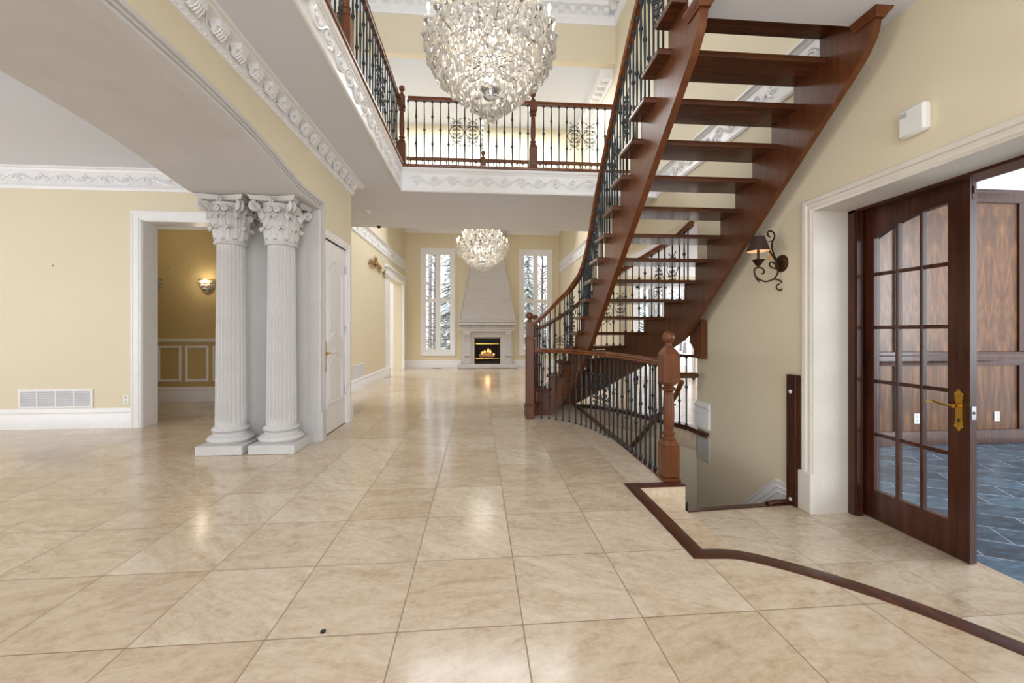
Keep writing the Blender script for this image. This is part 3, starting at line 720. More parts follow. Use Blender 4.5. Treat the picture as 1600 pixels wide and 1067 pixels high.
def capital():
    mb = MB(); z0, z1 = 2.25, 2.745; H = z1-z0
    mb.lathe([(.13,z0),(.14,z0+.1),(.15,z0+.24),(.175,z0+.36),(.20,z1-.07),(.10,z1-.05)], n=24)
    mb.lathe([(.14,z0-.012),(.165,z0-.008),(.168,z0+.006),(.150,z0+.014),(.158,z0+.022),(.160,z0+.03),(.14,z0+.036)], n=28)
    for k in range(8): leaf_sheet(mb, 2*pi*(k+.5)/8, z0+.03, .165, .125, .136, .055)
    for k in range(8): leaf_sheet(mb, 2*pi*k/8, z0+.05, .29, .125, .142, .062)
    for k in range(8): leaf_sheet(mb, 2*pi*(k+.5)/8, z0+.17, .22, .075, .150, .060)
    # corner volutes
    for k in range(4):
        a = pi/4 + k*pi/2
        sp = []
        for i in range(15):
            t = i/14
            sp.append((.155+.135*t**1.4, z0+.25+.17*t**.8))
        cx, cz = .260, z1-.112
        for q in spiral(0, 0, .050, .008, pi*.45, pi*.45-4.2*pi, 44): sp.append((cx+q[0], cz+q[1]))
        for off in (-.018,.018):
            mb.tube([(r*cos(a)-off*sin(a), r*sin(a)+off*cos(a), z) for r, z in sp], [.010+.006*min(1,i/10) if i < 22 else max(.006,.015-.00025*(i-22)) for i in range(len(sp))], 10)
        mb.sphere((cx*cos(a), cx*sin(a), cz), .017, 10, 6)
        for sg in (-1,1):      # inner helices
            b = a + sg*.42
            sp2 = [(b, .165+.02*t/6, z0+.27+.10*t/6) for t in range(7)]
            c0 = a + sg*.62
            pts = [(r*cos(bb), r*sin(bb), z) for bb, r, z in sp2]
            for q in spiral(0,0,.032,.005,pi*.5,pi*.5+sg*3.4*pi,30):
                bb = c0 + q[0]/.2; pts.append((.20*cos(bb), .20*sin(bb), z1-.14+q[1]))
            mb.tube(pts, .010, 8)
    # abacus with concave sides
    def ab(s, z):
        ring = []
        for k in range(4):
            a0 = pi/4 + k*pi/2; c = Vector((cos(a0), sin(a0), 0))*s*1.36; d = Vector((cos(a0+pi/2), sin(a0+pi/2), 0))*s*1.36
            tn = Vector((-sin(a0), cos(a0), 0))
            for i in range(9):
                t = i/9; p = c.lerp(d, t); m = Vector((cos(a0+pi/4), sin(a0+pi/4), 0))
                p = p - m*(.17*s*sin(pi*t)); ring.append((p.x, p.y, z))
        return ring
    mb.rings([ab(.222,z1-.050), ab(.232,z1-.042), ab(.234,z1-.030), ab(.240,z1-.026), ab(.240,z1-.020), ab(.250,z1-.014), ab(.252,z1-.002), ab(.25,z1-.001)])
    for k in range(4):
        a = k*pi/2; c = (.222*cos(a), .222*sin(a), z1-.04)
        for j in range(6):
            b = j*pi/3; t = Vector((-sin(a), cos(a), 0))
            mb.sphere(tuple(Vector(c)+t*.026*cos(b)+Vector((0,0,.022*sin(b)-.006))), .014, 6, 4)
        mb.sphere((.238*cos(a), .238*sin(a), z1-.046), .016, 6, 4)
    return mb
def plinth_base():
    mb = MB()
    pr = [(.215,.10)] + [(.198+.028*sin(pi*i/8), .105+.07*i/8) for i in range(9)] + [(.188,.178),(.186,.19)] + [(.172-.008*sin(pi*i/5),.19+.03*i/5) for i in range(6)] + [(.178,.222)] + [(.170+.016*sin(pi*i/6),.226+.035*i/6) for i in range(7)] + [(.165,.264),(.160,.275),(.12,.276)]
    return mb.lathe(pr, n=40)
me_shaft = fluted(.152,.136,.27,2.255).mesh('shaft', M['stone']); me_cap = capital().mesh('capital', M['stone'], 50)
me_base = plinth_base().mesh('base', M['stone']); me_pl = MB().cbox(-.235,.235,-.235,.235,.001,.10,.006).mesh('plinth', M['stone'])
for x, lb in ((-2.735,'fluted limestone column farther left, framing the gold dining room doorway'), (-2.205,'fluted limestone column nearer the white door, against the grey arch jamb')):
    c = thing('stone_column', lb, 'column', (x,4.735,0), 0, 'pair of columns under the arch')
    part('plinth', me_pl, c); part('base', me_base, c); part('shaft', me_shaft, c); part('capital', me_cap, c)

# ------------------------------------------------------------------ white panelled door
d1 = MB(); y0, y1, zt = 5.185, 5.985, 2.45
dd = struct(MB().box(-1.99,-1.925,y0,y1,.012,zt).build('door_1', M['door']), 'white two-panel door with arched panels in the foyer wall', 'door')
def arch_panel(y0, y1, z0, z1, top, bot):
    pts = [(y1,z0)]
    if bot: pts = [(y1+(y0-y1)*i/10, z0+bot*sin(pi*i/10)) for i in range(11)]
    else: pts = [(y1,z0),(y0,z0)]
    up = [(y0+(y1-y0)*i/12, z1+top*sin(pi*i/12)) for i in range(13)]
    return pts + up
for (a,b,c,d,t,bo) in ((5.33,5.84,1.19,2.09,.12,.10),(5.33,5.84,.39,.93,.10,0)):
    m = MB(); p = arch_panel(a,b,c,d,t,bo)
    m.sweep2([(-1.925,y,z) for y,z in p], [(-.03,-.002),(-.03,.008),(-.015,.016),(0,.012),(.012,.004),(.012,-.002)], (1,0,0), closed=True)
    q = [((y-(a+b)/2)*.74+(a+b)/2, (z-(c+d)/2)*.86+(c+d)/2) for y,z in p]
    m.prism(q, 'x', -1.926, -1.916)
    m.build('panel', M['door'], dd)
h = MB().prism([(5.223,.82),(5.227,.80),(5.245,.785),(5.263,.80),(5.267,.82),(5.267,1.15),(5.263,1.17),(5.245,1.19),(5.227,1.17),(5.223,1.15)], 'x', -1.926, -1.917)
h.lathe([(.014,0),(.014,.04),(.011,.05)], (-1.925,5.245,1.03), 10, 'x')
h.tube([(-1.875,5.24,1.03),(-1.868,5.28,1.032),(-1.872,5.37,1.025)], [.010,.009,.007], 8)
h.build('handle', M['brass'], dd)
for z in (.42,1.28,2.12):
    MB().lathe([(.010,0),(.010,.09),(.006,.10)], (-1.915,5.992,z), 8).box(-1.925,-1.912,5.985,5.999,z,z+.09).build('hinge', M['chrome'], dd)
dc1 = MB().sweep2([(-1.91,5.995,0),(-1.91,5.995,2.46),(-1.91,5.175,2.46),(-1.91,5.175,0)], [(0,-.05),(0,.016),(.02,.016),(.03,.024),(.06,.026),(.066,.034),(.085,.034),(.085,0)], (1,0,0))
obj_struct('trim_33', dc1, M['trim'], 'white casing around the white panelled door', 'door casing')

# ------------------------------------------------------------------ glazed study door
d2 = MB(); X0, X1 = 3.32, 3.37; ya, yb, za, zb = 2.54, 3.37, ZL+.008, 2.336
la, lb2, lz0, lz1 = 2.674, 3.223, -.04, 2.085
d2.box(X0,X1,ya,la,za,zb).box(X0,X1,lb2,yb,za,zb).box(X0,X1,la,lb2,za,lz0)
top = [(la,zb),(lb2,zb)] + [(lb2+(la-lb2)*i/10, lz1+.13*(1-((i/10))**1.0*0) - .13*(1-(i/10))**2.2) for i in range(11)]
d2.prism(top, 'x', X0, X1)
dd2 = struct(d2.build('door_2', M['walnut']), 'dark walnut glazed door of the study with fifteen panes', 'door')
cols = [la+(lb2-la)*k/3 for k in range(4)]; zs = [-.03, .43, .88, 1.335, 1.785, 2.235]
for k in range(3):
    for j in range(5):
        MB().box(3.341,3.347,cols[k]+.012,cols[k+1]-.012,max(zs[j],lz0),zs[j+1]).build('pane', M['pane'], dd2)
mt = MB()
for k in (1,2): mt.cbox(3.325,3.365,cols[k]-.014,cols[k]+.014,lz0-.01,2.235,.006)
for j in range(1,5): mt.cbox(3.326,3.364,la-.01,lb2+.01,zs[j]-.014,zs[j]+.014,.006)
mt.build('glazing_bars', M['walnut'], dd2)
hp = MB(); hx, hy, hz = 3.32, 2.597, .755
pr = [(-.026,-.085),(-.022,-.12),(0,-.145),(.022,-.12),(.026,-.085),(.021,-.07),(.021,.07),(.026,.085),(.022,.12),(0,.145),(-.022,.12),(-.026,.085),(-.021,.07),(-.021,-.07)]
hp.prism([(hy+a,hz+b) for a,b in pr], 'x', hx-.013, hx+.001)
for a, b in ((0,.135),(-.018,.11),(.018,.11),(0,-.135),(-.018,-.11),(.018,-.11),(0,.118),(0,-.118)): hp.sphere((hx-.013,hy+a,hz+b), .010, 8, 5, (.6,1,1))
hp.lathe([(.015,0),(.012,.02),(.010,.05)], (hx-.06,hy,hz+.03), 10, 'x')
hp.tube([(hx-.058,hy-.005,hz+.03),(hx-.06,hy+.03,hz+.031),(hx-.062,hy+.09,hz+.035),(hx-.058,hy+.13,hz+.039),(hx-.054,hy+.175,hz+.038)], [.009,.008,.010,.008,.004], 8)
hp.build('handle', M['brass'], dd2)
MB().sphere((hx-.014,hy,hz-.065), .007, 8, 5).box(hx-.017,hx-.012,hy-.004,hy+.004,hz-.085,hz-.065).build('keyhole', M['black'], dd2)
MB().box(3.335,3.355,2.5375,2.541,2.20,2.32).lathe([(.006,0),(.006,.05)], (3.345,2.537,2.24), 8).build('edge_bolt', M['bronze'], dd2)
MB().box(3.328,3.362,2.5370,2.541,.70,.79).build('latch_plate', M['chrome'], dd2)
MB().lathe([(.010,0),(.010,.003)], (3.345,2.5345,.745), 10, 'y').build('latch_hole', M['black'], dd2)

# ------------------------------------------------------------------ staircase
IN = {1:(.66,6.15),2:(.84,6.20),3:(1.0,6.21),4:(1.14,6.18),5:(1.25,6.08),6:(1.305,5.90),7:(1.33,5.69),8:(1.335,5.465)}
OUT = {}
for k in range(1,9):
    t = math.radians(92-(92-8)*(k-1)/8); OUT[k] = (1.05+1.65*cos(t), 4.85+2.55*sin(t))
for k in range(9,20):
    yy = 3.33+(16-k)*.2705; IN[k] = (1.335,yy); OUT[k] = (2.70,yy)
tabI = [(k,)+IN[k] for k in sorted(IN)]; tabO = [(k,)+OUT[k] for k in sorted(OUT)]
def pin(u, f=0.0):
    a = table(tabI, u); b = table(tabO, u); return (a[0]+(b[0]-a[0])*f, a[1]+(b[1]-a[1])*f)
stair = thing('staircase', 'curved open-riser cherry wood staircase rising from the hall to the upper landing', 'staircase', (0,0,0))
TT = .045
for k in range(1,18):
    a, b = IN[k], OUT[k]
    c = lerp(IN[k], IN[k+1], 1.0); d = lerp(OUT[k], OUT[k+1], 1.0)
    def ext(p, q, e):
        L = hypot(q[0]-p[0], q[1]-p[1]); return (q[0]+(q[0]-p[0])/L*e, q[1]+(q[1]-p[1])/L*e)
    c = ext(a, c, .055); d = ext(b, d, .055)
    if k == 17: c = (c[0], 2.78); d = (d[0], 2.78)
    dx = .02
    z1 = k*R_; z0 = z1-TT
    poly = [a, b] + ([d] if k >= 9 else [pin(k+.5,1.0), d]) + ([c] if k >= 9 else [c, pin(k+.5,0)])
    n = len(poly); cx = sum(p[0] for p in poly)/n; cy = sum(p[1] for p in poly)/n
    def sh(s, z): return [(p[0]+(cx-p[0])*s*.012, p[1]+(cy-p[1])*s*.03, z) for p in poly]
    MB().rings([sh(.6,z0), sh(0,z0+.012), sh(0,z1-.012), sh(.6,z1)]).build('tread', M['cherry_x'], stair)
DROP = .72
def stringer(f, th, z_end, name, sgn):
    mb = MB(); us = []
    for k in range(1,18):
        for j in range(4): us.append((k, k+j/4.0, k+(j+1)/4.0))
    def edge(u):
        p = Vector(pin(u, f)+(0,)); q = Vector(pin(u+.02, f)+(0,)); t = (q-p).normalized(); n = Vector((-t.y, t.x, 0))*sgn
        return p, p+n*th
    def zb(u): return max(.0005, u*R_-DROP)
    for k, ua, ub in us:
        if k == 17 and ub > 17.26: continue
        p0, q0 = edge(ua); p1, q1 = edge(ub); zt_ = k*R_-TT
        if zt_-zb(ub) < .01: continue
        mb.hexa([(p0.x,p0.y,zb(ua)),(p1.x,p1.y,zb(ub)),(q1.x,q1.y,zb(ub)),(q0.x,q0.y,zb(ua)),(p0.x,p0.y,zt_),(p1.x,p1.y,zt_),(q1.x,q1.y,zt_),(q0.x,q0.y,zt_)])
    # curved head under the landing
    x0 = edge(17.25)[0].x; x1 = edge(17.25)[1].x
    yb0 = edge(17.25)[0].y; zb0 = zb(17.25)
    poly = [(yb0,zb0)] + [tuple(p) for p in spline([(yb0,zb0),(2.90,zb0+.0725),(2.78,zb0+.168),(2.70,zb0+.24),(2.635,3.325),(2.605,3.41),(2.60,ZC-.001)], 4)[1:]] + [(2.762,ZC-.001),(2.762,17*R_-TT),(yb0,17*R_-TT)]
    mb.prism(poly, 'x', min(x0,x1), max(x0,x1))
    return mb.build(name, M['cherry'], stair, 30)
stringer(.08, .058, 3.5, 'stringer', 1)
stringer(.99, .05, 3.5, 'stringer', 1)
def head(mb, x0, x1):
    mb.sweep([(x0,2.755,3.43),(x0,2.592,3.43),(x1,2.592,3.43),(x1,2.755,3.43)], [(0,.012),(.008,.012),(.014,.028),(.034,.052),(.038,.0685),(0,.0685)])
    return mb
head(MB(), 2.684, 2.74).build('head_trim', M['cherry'], stair)
head(MB(), 1.442, 1.504).build('head_trim', M['cherry'], stair)
# carved bracket under the wall stringer
bk = MB().prism([(5.02,1.44),(5.36,1.50),(5.36,1.40),(5.33,1.33),(5.29,1.29),(5.31,1.21),(5.30,1.15),(5.24,1.11),(5.20,1.06),(5.205,1.0),(5.19,.96),(5.09,.945),(5.02,.95)], 'x', 2.80, 2.885)
tag(bk.build('stair_bracket', M['cherry']), 'carved cherry wood bracket under the stair at the wall end', 'bracket')

# ------------------------------------------------------------------ balusters, newels and rails
def knuckle(mb, z, r=.021):
    mb.lathe([(.009,z-.034),(.013,z-.030),(.011,z-.022),(r,z-.008),(r,z+.008),(.011,z+.022),(.013,z+.030),(.009,z+.034)], n=8)
def cscroll(mb, z, h):
    r = .0055
    for sx in (-1,1):
        for sz in (-1,1):
            p = spiral(.034, h*.20, .024, .006, pi, pi-2.6*pi, 12)
            q = [(0.004,h*.46),(.012,h*.40)]
            mb.tube([(sx*a*1.75,0,z+sz*b) for a,b in p], r, 5)
            mb.tube([(sx*a*1.9,0,z+sz*b) for a,b in spline([(.002,h*.36),(.012,h*.40),(.026,h*.46),(.034,h*.5)],4)], r, 5)
            mb.sphere((sx*.068,0,z+sz*h*.505), .010, 6, 4)
            p = spiral(.030, h*.34, .018, .005, -pi*.5, -pi*.5+2.2*pi, 10)
            mb.tube([(sx*a*1.5,0,z+sz*b) for a,b in p], r, 5)
        arc = [(sx*(.012+.104*sin(pi*i/12)**.8),0,z-h*.24+h*.48*i/12) for i in range(13)]
        mb.tube(arc, r, 5)
        for sz in (-1,1):
            p = spiral(.032, h*.075, .020, .005, pi*.5, pi*.5+2.2*pi, 10)
            mb.tube([(sx*a*1.4,0,z+sz*b) for a,b in p], r, 5)
    for t in (-.36,-.12,.12,.36): knuckle(mb, z+h*t, .015)
_bc = {}
def baluster_mesh(kind, h, tap=True):
    key = (kind, round(h*50))
    if key in _bc: return _bc[key]
    h = round(h*50)/50.0
    mb = MB(); w = .0078
    mb.cbox(-w,w,-w,w,0,h,.002)
    mb.lathe([(.021,0),(.021,.012),(.012,.03),(.008,.034)], n=8)
    mb.lathe([(.008,h-.032),(.012,h-.028),(.022,h-.010),(.022,h)], n=8)
    if kind == 1: knuckle(mb, h*.56); mb.lathe([(.008,h*.3),(.0125,h*.5),(.0125,h*.62),(.008,h*.8)], n=6)
    elif kind == 2:
        knuckle(mb, h*.76); knuckle(mb, h*.34); mb.lathe([(.008,h*.60),(.0125,h*.74),(.0125,h*.78),(.008,h*.95)], n=6); mb.lathe([(.008,h*.12),(.0125,h*.32),(.0125,h*.36),(.008,h*.55)], n=6)
    elif kind == 3: cscroll(mb, h*.54, .43)
    me = mb.mesh('baluster', M['iron'], 40); _bc[key] = me; return me
def newel_mesh(h, w=.068, rail=.94, low=.34):
    # square foot, turned waist, square block at the rail, ball
    mb = MB(); b0 = rail-.18; 
    mb.cbox(-w-.008,w+.008,-w-.008,w+.008,.001,.03,.006).cbox(-w,w,-w,w,.03,low,.008)
    mb.rings([[(x*w,y*w,low-.001) for x,y in ((-1,-1),(1,-1),(1,1),(-1,1))], [(x*w*.62,y*w*.62,low+.045) for x,y in ((-1,-1),(1,-1),(1,1),(-1,1))]])
    L = b0-low
    pr = [(w*.60,low+.02),(w*.78,low+.035),(w*.84,low+.048),(w*.58,low+.062),(w*.56,low+.072),(w*.78,low+.085),(w*.82,low+.098),(w*.54,low+.115)]
    V = L-.115-.085
    pr += [(w*(.50+.17*sin(pi*(i/10)**.7)+.06*(i/10)), low+.12+V*i/10) for i in range(11)]
    pr += [(w*.58,b0-.075),(w*.88,b0-.062),(w*.90,b0-.050),(w*.60,b0-.036),(w*.60,b0-.028),(w*.93,b0-.012),(w*.95,b0)]
    mb.lathe(pr, n=16)
    top = h-.145
    mb.cbox(-w,w,-w,w,b0-.002,top-.05,.008)
    mb.rings([[(x*w,y*w,top-.058) for x,y in ((-1,-1),(1,-1),(1,1),(-1,1))], [(x*w*.5,y*w*.5,top) for x,y in ((-1,-1),(1,-1),(1,1),(-1,1))]])
    R = w*.78
    mb.lathe([(w*.42,top-.01),(w*.55,top+.005),(w*.4,top+.018),(w*.36,top+.03)] + [(max(.003,R*cos(t)), h-R+R*sin(t)) for t in [-1.05+ (1.05+pi/2)*i/9 for i in range(10)]], n=18)
    return mb.mesh('newel_post', M['cherry'])
RAILP = [(-.024,-.028),(-.030,-.014),(-.024,0),(-.034,.012),(-.030,.03),(-.012,.04),(.012,.04),(.030,.03),(.034,.012),(.024,0),(.030,-.014),(.024,-.028)]
def pattern(i, n):
    return (1,2,1,2,1,2,3,2,3,2)[i % 10]
def railing(name, label, path, zrail, zfoot, step, newels=(), first=0, closed=False, pat=pattern, cat='railing', mat='cherry_y', skip=()):
    t = thing(name, label, cat, tuple(path[0])[:2]+(zfoot,))
    base_ = Vector(t.location)
    mb = MB().sweep([(x-base_.x, y-base_.y, zrail-zfoot) for x,y in path], RAILP); mb.build('handrail', M[mat], t)
    pts = resample([(x,y,0) for x,y in path], step); n = 0
    for i, p in enumerate(pts):
        if i < first or i in skip: continue
        q = pts[min(i+1,len(pts)-1)]-pts[max(i-1,0)]; rz = atan2(q.y, q.x)
        if any(hypot(p.x-nx, p.y-ny) < .07 for nx,ny,_ in newels): continue
        part('baluster', baluster_mesh(pat(i, len(pts)), zrail-zfoot-.03), t, (p.x-base_.x, p.y-base_.y, 0), rz)
        n += 1
    for nx, ny, me in newels: part('newel_post', me, t, (nx-base_.x, ny-base_.y, 0))
    return t
NW_G = newel_mesh(1.25, .062, 1.10, .34); NW_M = newel_mesh(1.30, .070, 1.03, .31)
# upper gallery railings
gz = Z2+.041
g1 = railing('gallery_railing', 'upper gallery railing across the back of the foyer void, with scroll panels', [(-1.19+.05,6.56),(2.66,6.56)], 4.93+.04, gz, .1262, [(.842,6.56,NW_G)], 0, pat=lambda i,n: (1,2,1,2,1,2,3,2,3,2,1,2,1,2,1,1,2,1,2,1,2,3,2,3,2,1,2,1,2,1,2)[i%31])
g2 = railing('gallery_railing', 'upper gallery railing running along the left side of the foyer void', [(-1.29,6.56),(-1.29,-2.0)], 4.97, gz, .128, [(-1.235,6.56,NW_G),(-1.275,3.98,NW_G)], 0, pat=lambda i,n: (1,2,1,2,1,2,1,2,3,2,3,2,1,2,1,2)[i%16])
NW_R = newel_mesh(1.28, .06, 1.05, .34)
g3 = railing('gallery_railing', 'farther upper railing on the fireplace side of the gallery bridge, seen through the nearer one', [(-2.6,8.78),(2.66,8.78)], 4.95, Z2+.005, .125, [(.055,8.78,NW_R)], pat=lambda i,n: 1)

# inner stair railing
tabR = [(.6,.70,6.14,1.36),(2,.90,6.13,1.49),(3.7,1.15,6.10,1.74),(5,1.33,5.99,1.93),(6.4,1.42,5.72,2.13),(7.7,1.43,5.45,2.33),(9,1.43,5.20,2.60),(10.1,1.43,4.92,2.98),(12.2,1.43,4.355,3.56),(14,1.43,3.87,4.04),(16,1.43,3.33,4.47),(18.2,1.43,2.74,4.92)]
r1 = thing('stair_railing', 'iron baluster railing with cherry handrail sweeping up the inner side of the staircase', 'railing', (.72,6.15,0))
bx, by = .72, 6.15
cur = [tuple(table(tabR, .6+17.6*i/90)) for i in range(91)]
MB().sweep([(x-bx,y-by,z) for x,y,z in cur], [(s*1.15,h*1.25) for s,h in RAILP]).build('handrail', M['cherry_y'], r1)
kinds = [1,2,1,2,1,3,1,2,1,3,2,1]; i = 0
for k in range(1,18):
    for fr in ((.12,.45,.78) if k >= 5 else (.25,.75)):
        u = k+fr; x,y,zr = table(tabR, u)
        if k <= 5: x, y = pin(u, .055)
        hgt = zr-.03-k*R_
        if k == 1 and fr < .5: continue
        q = Vector(pin(u+.1,.03)) - Vector(pin(u-.1,.03))
        part('baluster', baluster_mesh(kinds[i % 12] if k > 4 else (1,2)[i%2], hgt), r1, (x-bx, y-by, k*R_+.001), atan2(q.y,q.x)); i += 1
NW_S = newel_mesh(1.60, .062, 1.30, .30)
part('newel_post', MB().cbox(-.062,.062,-.062,.062,.001,1.22,.01).cbox(-.078,.078,-.078,.078,.19,.218,.006).cbox(-.072,.072,-.072,.072,1.19,1.22,.006).rings([[(x*.052,y*.052,1.22) for x,y in ((-1,-1),(1,-1),(1,1),(-1,1))],[(x*.052,y*.052,1.39) for x,y in ((-1,-1),(1,-1),(1,1),(-1,1))],[(x*.03,y*.03,1.45) for x,y in ((-1,-1),(1,-1),(1,1),(-1,1))]]).lathe([(.026,1.44),(.034,1.455),(.028,1.47)]+[(max(.003,.056*cos(t)),1.535+.056*sin(t)) for t in [-1.0+(1.0+pi/2)*i/8 for i in range(9)]], n=16).mesh('newel_post', M['cherry']), r1, (.735-bx-.0, 6.12-by, 0))

# outer stair railing
r2 = thing('stair_railing', 'iron railing with cherry handrail on the far side of the staircase, ending at the wall', 'railing', (1.05,7.36,0))
bx, by = 1.05, 7.36
tabQ = [(.9,1.06,7.36,1.36),(2.4,1.42,7.31,1.55),(3.8,1.79,7.08,1.84),(4.8,2.05,6.85,2.08),(6,2.30,6.45,2.30),(7.3,2.50,5.97,2.44),(8.6,2.64,5.36,2.57),(9.2,2.67,5.19,2.63),(9.6,2.68,5.08,2.66)]
cur = [tuple(table(tabQ, .9+8.85*i/50)) for i in range(51)]
MB().sweep([(x-bx,y-by,z) for x,y,z in cur], [(s*1.1,h*1.2) for s,h in RAILP]).build('handrail', M['cherry_y'], r2)
i = 0
for k in range(1,10):
    for fr in (.15,.5,.85):
        u = k+fr
        if u > 9.6: continue
        x,y,zr = table(tabQ, u); zf = k*R_
        kd = (1,2,2,1,3,2,3,1)[i % 8]
        px_, py_ = pin(u, .965); x, y = px_, py_
        q = Vector(pin(u+.1,.965)) - Vector(pin(u-.1,.965))
        if zr-.03-zf < .3: continue
        part('baluster', baluster_mesh(kd, zr-.03-zf), r2, (x-bx, y-by, zf+.001), atan2(q.y,q.x)); i += 1
part('newel_post', MB().cbox(-.055,.055,-.055,.055,.001,1.40,.01).rings([[(x*.05,y*.05,1.40) for x,y in ((-1,-1),(1,-1),(1,1),(-1,1))],[(x*.03,y*.03,1.46) for x,y in ((-1,-1),(1,-1),(1,1),(-1,1))]]).lathe([(.026,1.45),(.034,1.465),(.028,1.48)]+[(max(.003,.056*cos(t)),1.55+.056*sin(t)) for t in [-1.0+(1.0+pi/2)*i/8 for i in range(9)]], n=16).mesh('newel_post', M['cherry']), r2, (1.0-bx, 7.42-by, 0))

# guard railing around the stair well, near side
gp_ = spline([(.80,6.12),(.95,6.08),(1.15,5.93),(1.33,5.72),(1.43,5.50),(1.54,5.12),(1.60,4.70),(1.64,4.2),(1.645,3.52)], 4)
bx0, by0 = 1.645, 3.50
r3 = thing('guard_railing', 'low guard railing curving along the near edge of the stair well to the front newel', 'railing', (bx0,by0,0))
MB().sweep([(x-bx0,y-by0,1.01) for x,y in gp_], RAILP).build('handrail', M['cherry_y'], r3)
MB().cbox(.755-bx0,.83-bx0,6.05-by0,6.12-by0,1.17,1.22,.006).cbox(.80-bx0,.845-bx0,6.06-by0,6.115-by0,.985,1.22,.006).build('gooseneck', M['cherry'], r3)
pts = resample([(x,y,0) for x,y in gp_], .118)
for i, p in enumerate(pts[:-1]):
    if i < 1: continue
    q = pts[i+1]-pts[max(i-1,0)]
    part('baluster', baluster_mesh((1,1,2,1,2,1,2,1,1,2,3,2,3,2,1,2,1,2,1,2,1,2,1)[i % 23], .98), r3, (p.x-bx0, p.y-by0, .0 if p.y > 4.9 else .010), atan2(q.y,q.x))
part('newel_post', NW_M, r3, (0,-.02,.004))

# far guard railing
gq = [(1.80,7.10),(2.02,6.98),(2.21,6.78),(2.38,6.52),(2.53,6.20),(2.66,5.90),(2.77,5.62),(2.87,5.33)]
gq = spline(gq, 3)
r4 = thing('guard_railing', 'guard railing on the far edge of the stair well under the stair', 'railing', (2.87,5.33,0))
MB().sweep([(x-2.87,y-5.33,.97) for x,y in gq], [(-.03,-.02),(-.03,.015),(.03,.015),(.03,-.02)]).build('handrail', M['walnut'], r4)
pts = resample([(x,y,0) for x,y in gq], .125)
for i, p in enumerate(pts[:-1]):
    q = pts[i+1]-pts[max(i-1,0)]
    part('baluster', baluster_mesh((1,2)[i % 2], .94), r4, (p.x-2.87, p.y-5.33, .012), atan2(q.y,q.x))

# cellar stair handrail and lower rail
hr = MB().tube(spline([(2.56,5.05,.66),(2.60,5.35,.40),(2.56,5.70,.12),(2.40,6.2,-.42),(2.1,6.7,-1.0)],4), .034, 8)
hr.tube([(2.60,5.45,.32),(2.70,5.5,.28)], .012, 6).tube([(2.42,6.15,-.36),(2.53,6.25,-.40)], .012, 6)
tag(hr.build('cellar_handrail', M['cherry_y']), 'cherry wood cellar handrail sloping down behind the guard balusters', 'handrail')
hb = MB().cbox(2.36,2.80,5.05,5.21,.70,.77,.02)
tag(hb.build('stair_shelf', M['cherry_x']), 'short cherry wood ledge beside the wall end behind the front newel', 'ledge')
ch = thing('cellar_handrail', 'short dark handrail end going down beside the front newel base', 'handrail', (1.80,3.53,ZL))
MB().tube([(0,0,.10),(.02,.14,-.02),(.03,.5,-.35)], .026, 8).build('rail', M['walnut'], ch)
MB().cbox(-.03,.04,-.02,.10,-.01,.07,.006).build('bracket', M['black'], ch)

# half newel board beside the study casing
hn = thing('half_newel_board', 'dark wood half newel board fixed to the wall beside the study casing', 'newel', (2.858,3.55,0))
MB().cbox(-.022,.028,-.058,.058,ZL+.001,.905,.004).build('board', M['walnut'], hn)
for z in (.75,-.235): MB().lathe([(.017,0),(.017,.006),(.012,.008)], (-.030,0,z), 12, 'x').build('screw_cap', M['plastic'], hn)
# ------------------------------------------------------------------ fireplace
fp = thing('fireplace', 'tall pale cast-stone fireplace with tapering hood and lit gas fire', 'fireplace', (.235,14.98,0))
FX, FY = .235, 14.98
def F(mb, name, mat): 
    mb.xf(lambda x,y,z: (x-FX,y-FY,z)); return mb.build(name, mat, fp)
F(MB().cbox(-.80,1.31,14.42,14.975,.001,.14,.02), 'hearth', M['stone'])
for x0, x1 in ((-.67,-.29),(.80,1.155)):
    m = MB().cbox(x0,x1,14.66,14.975,.14,1.31,.01).cbox(x0+.05,x1-.05,14.60,14.67,.14,.36,.01)
    m.prism([(14.67,1.31),(14.52,1.31),(14.50,1.24),(14.53,1.16),(14.58,1.10),(14.60,.98),(14.62,.85),(14.645,.5),(14.62,.40),(14.60,.36),(14.67,.36)], 'x', x0+.07, x1-.07)
    for t in (.11,.19,.27): m.tube([(x0+t,14.515,1.24),(x0+t,14.535,1.15),(x0+t,14.59,1.06),(x0+t,14.61,.9)], .014, 6)
    m.lathe([(.02,-.11),(.055,-.10),(.055,.10),(.02,.11)], ((x0+x1)/2,14.60,.46), 12, 'x')
    F(m, 'pilaster', M['stone'])
F(MB().box(-.67,1.155,14.70,14.975,1.10,1.46).box(-.30,-.24,14.70,14.975,.14,1.10).box(.72,.80,14.70,14.975,.14,1.10), 'surround', M['stone'])
m = MB().cbox(-.69,1.175,14.56,14.975,1.30,1.37,.01).cbox(-.75,1.21,14.54,14.975,1.37,1.46,.008).cbox(-.80,1.24,14.42,14.975,1.53,1.62,.012).cbox(-.78,1.22,14.45,14.975,1.62,1.71,.02).box(-.74,1.20,14.52,14.975,1.46,1.53)
for i in range(22): m.sphere((-.72+.0905*i,14.515,1.492), .042, 8, 5, (.8,.9,.85))
F(m, 'mantel_shelf', M['stone'])
hd = MB(); rs = []
N_ = 8
for i in range(N_+1):
    t = i/N_; z = 1.71+3.04*t; f = (1-t)
    hw = .41+.58*f; yf = 14.72-.20*f
    cxh = .235+.03*t
    def q(hw, yf, z): return [(cxh-hw,14.975,z),(cxh-hw,yf,z),(cxh+hw,yf,z),(cxh+hw,14.975,z)]
    if i: rs.append(q(hw,yf,z-.008)); rs.append(q(hw-.006,yf+.006,z-.005))
    if i < N_: rs.append(q(hw-.006,yf+.006,z+.0)); rs.append(q(hw,yf,z+.003))
hd.rings(rs)
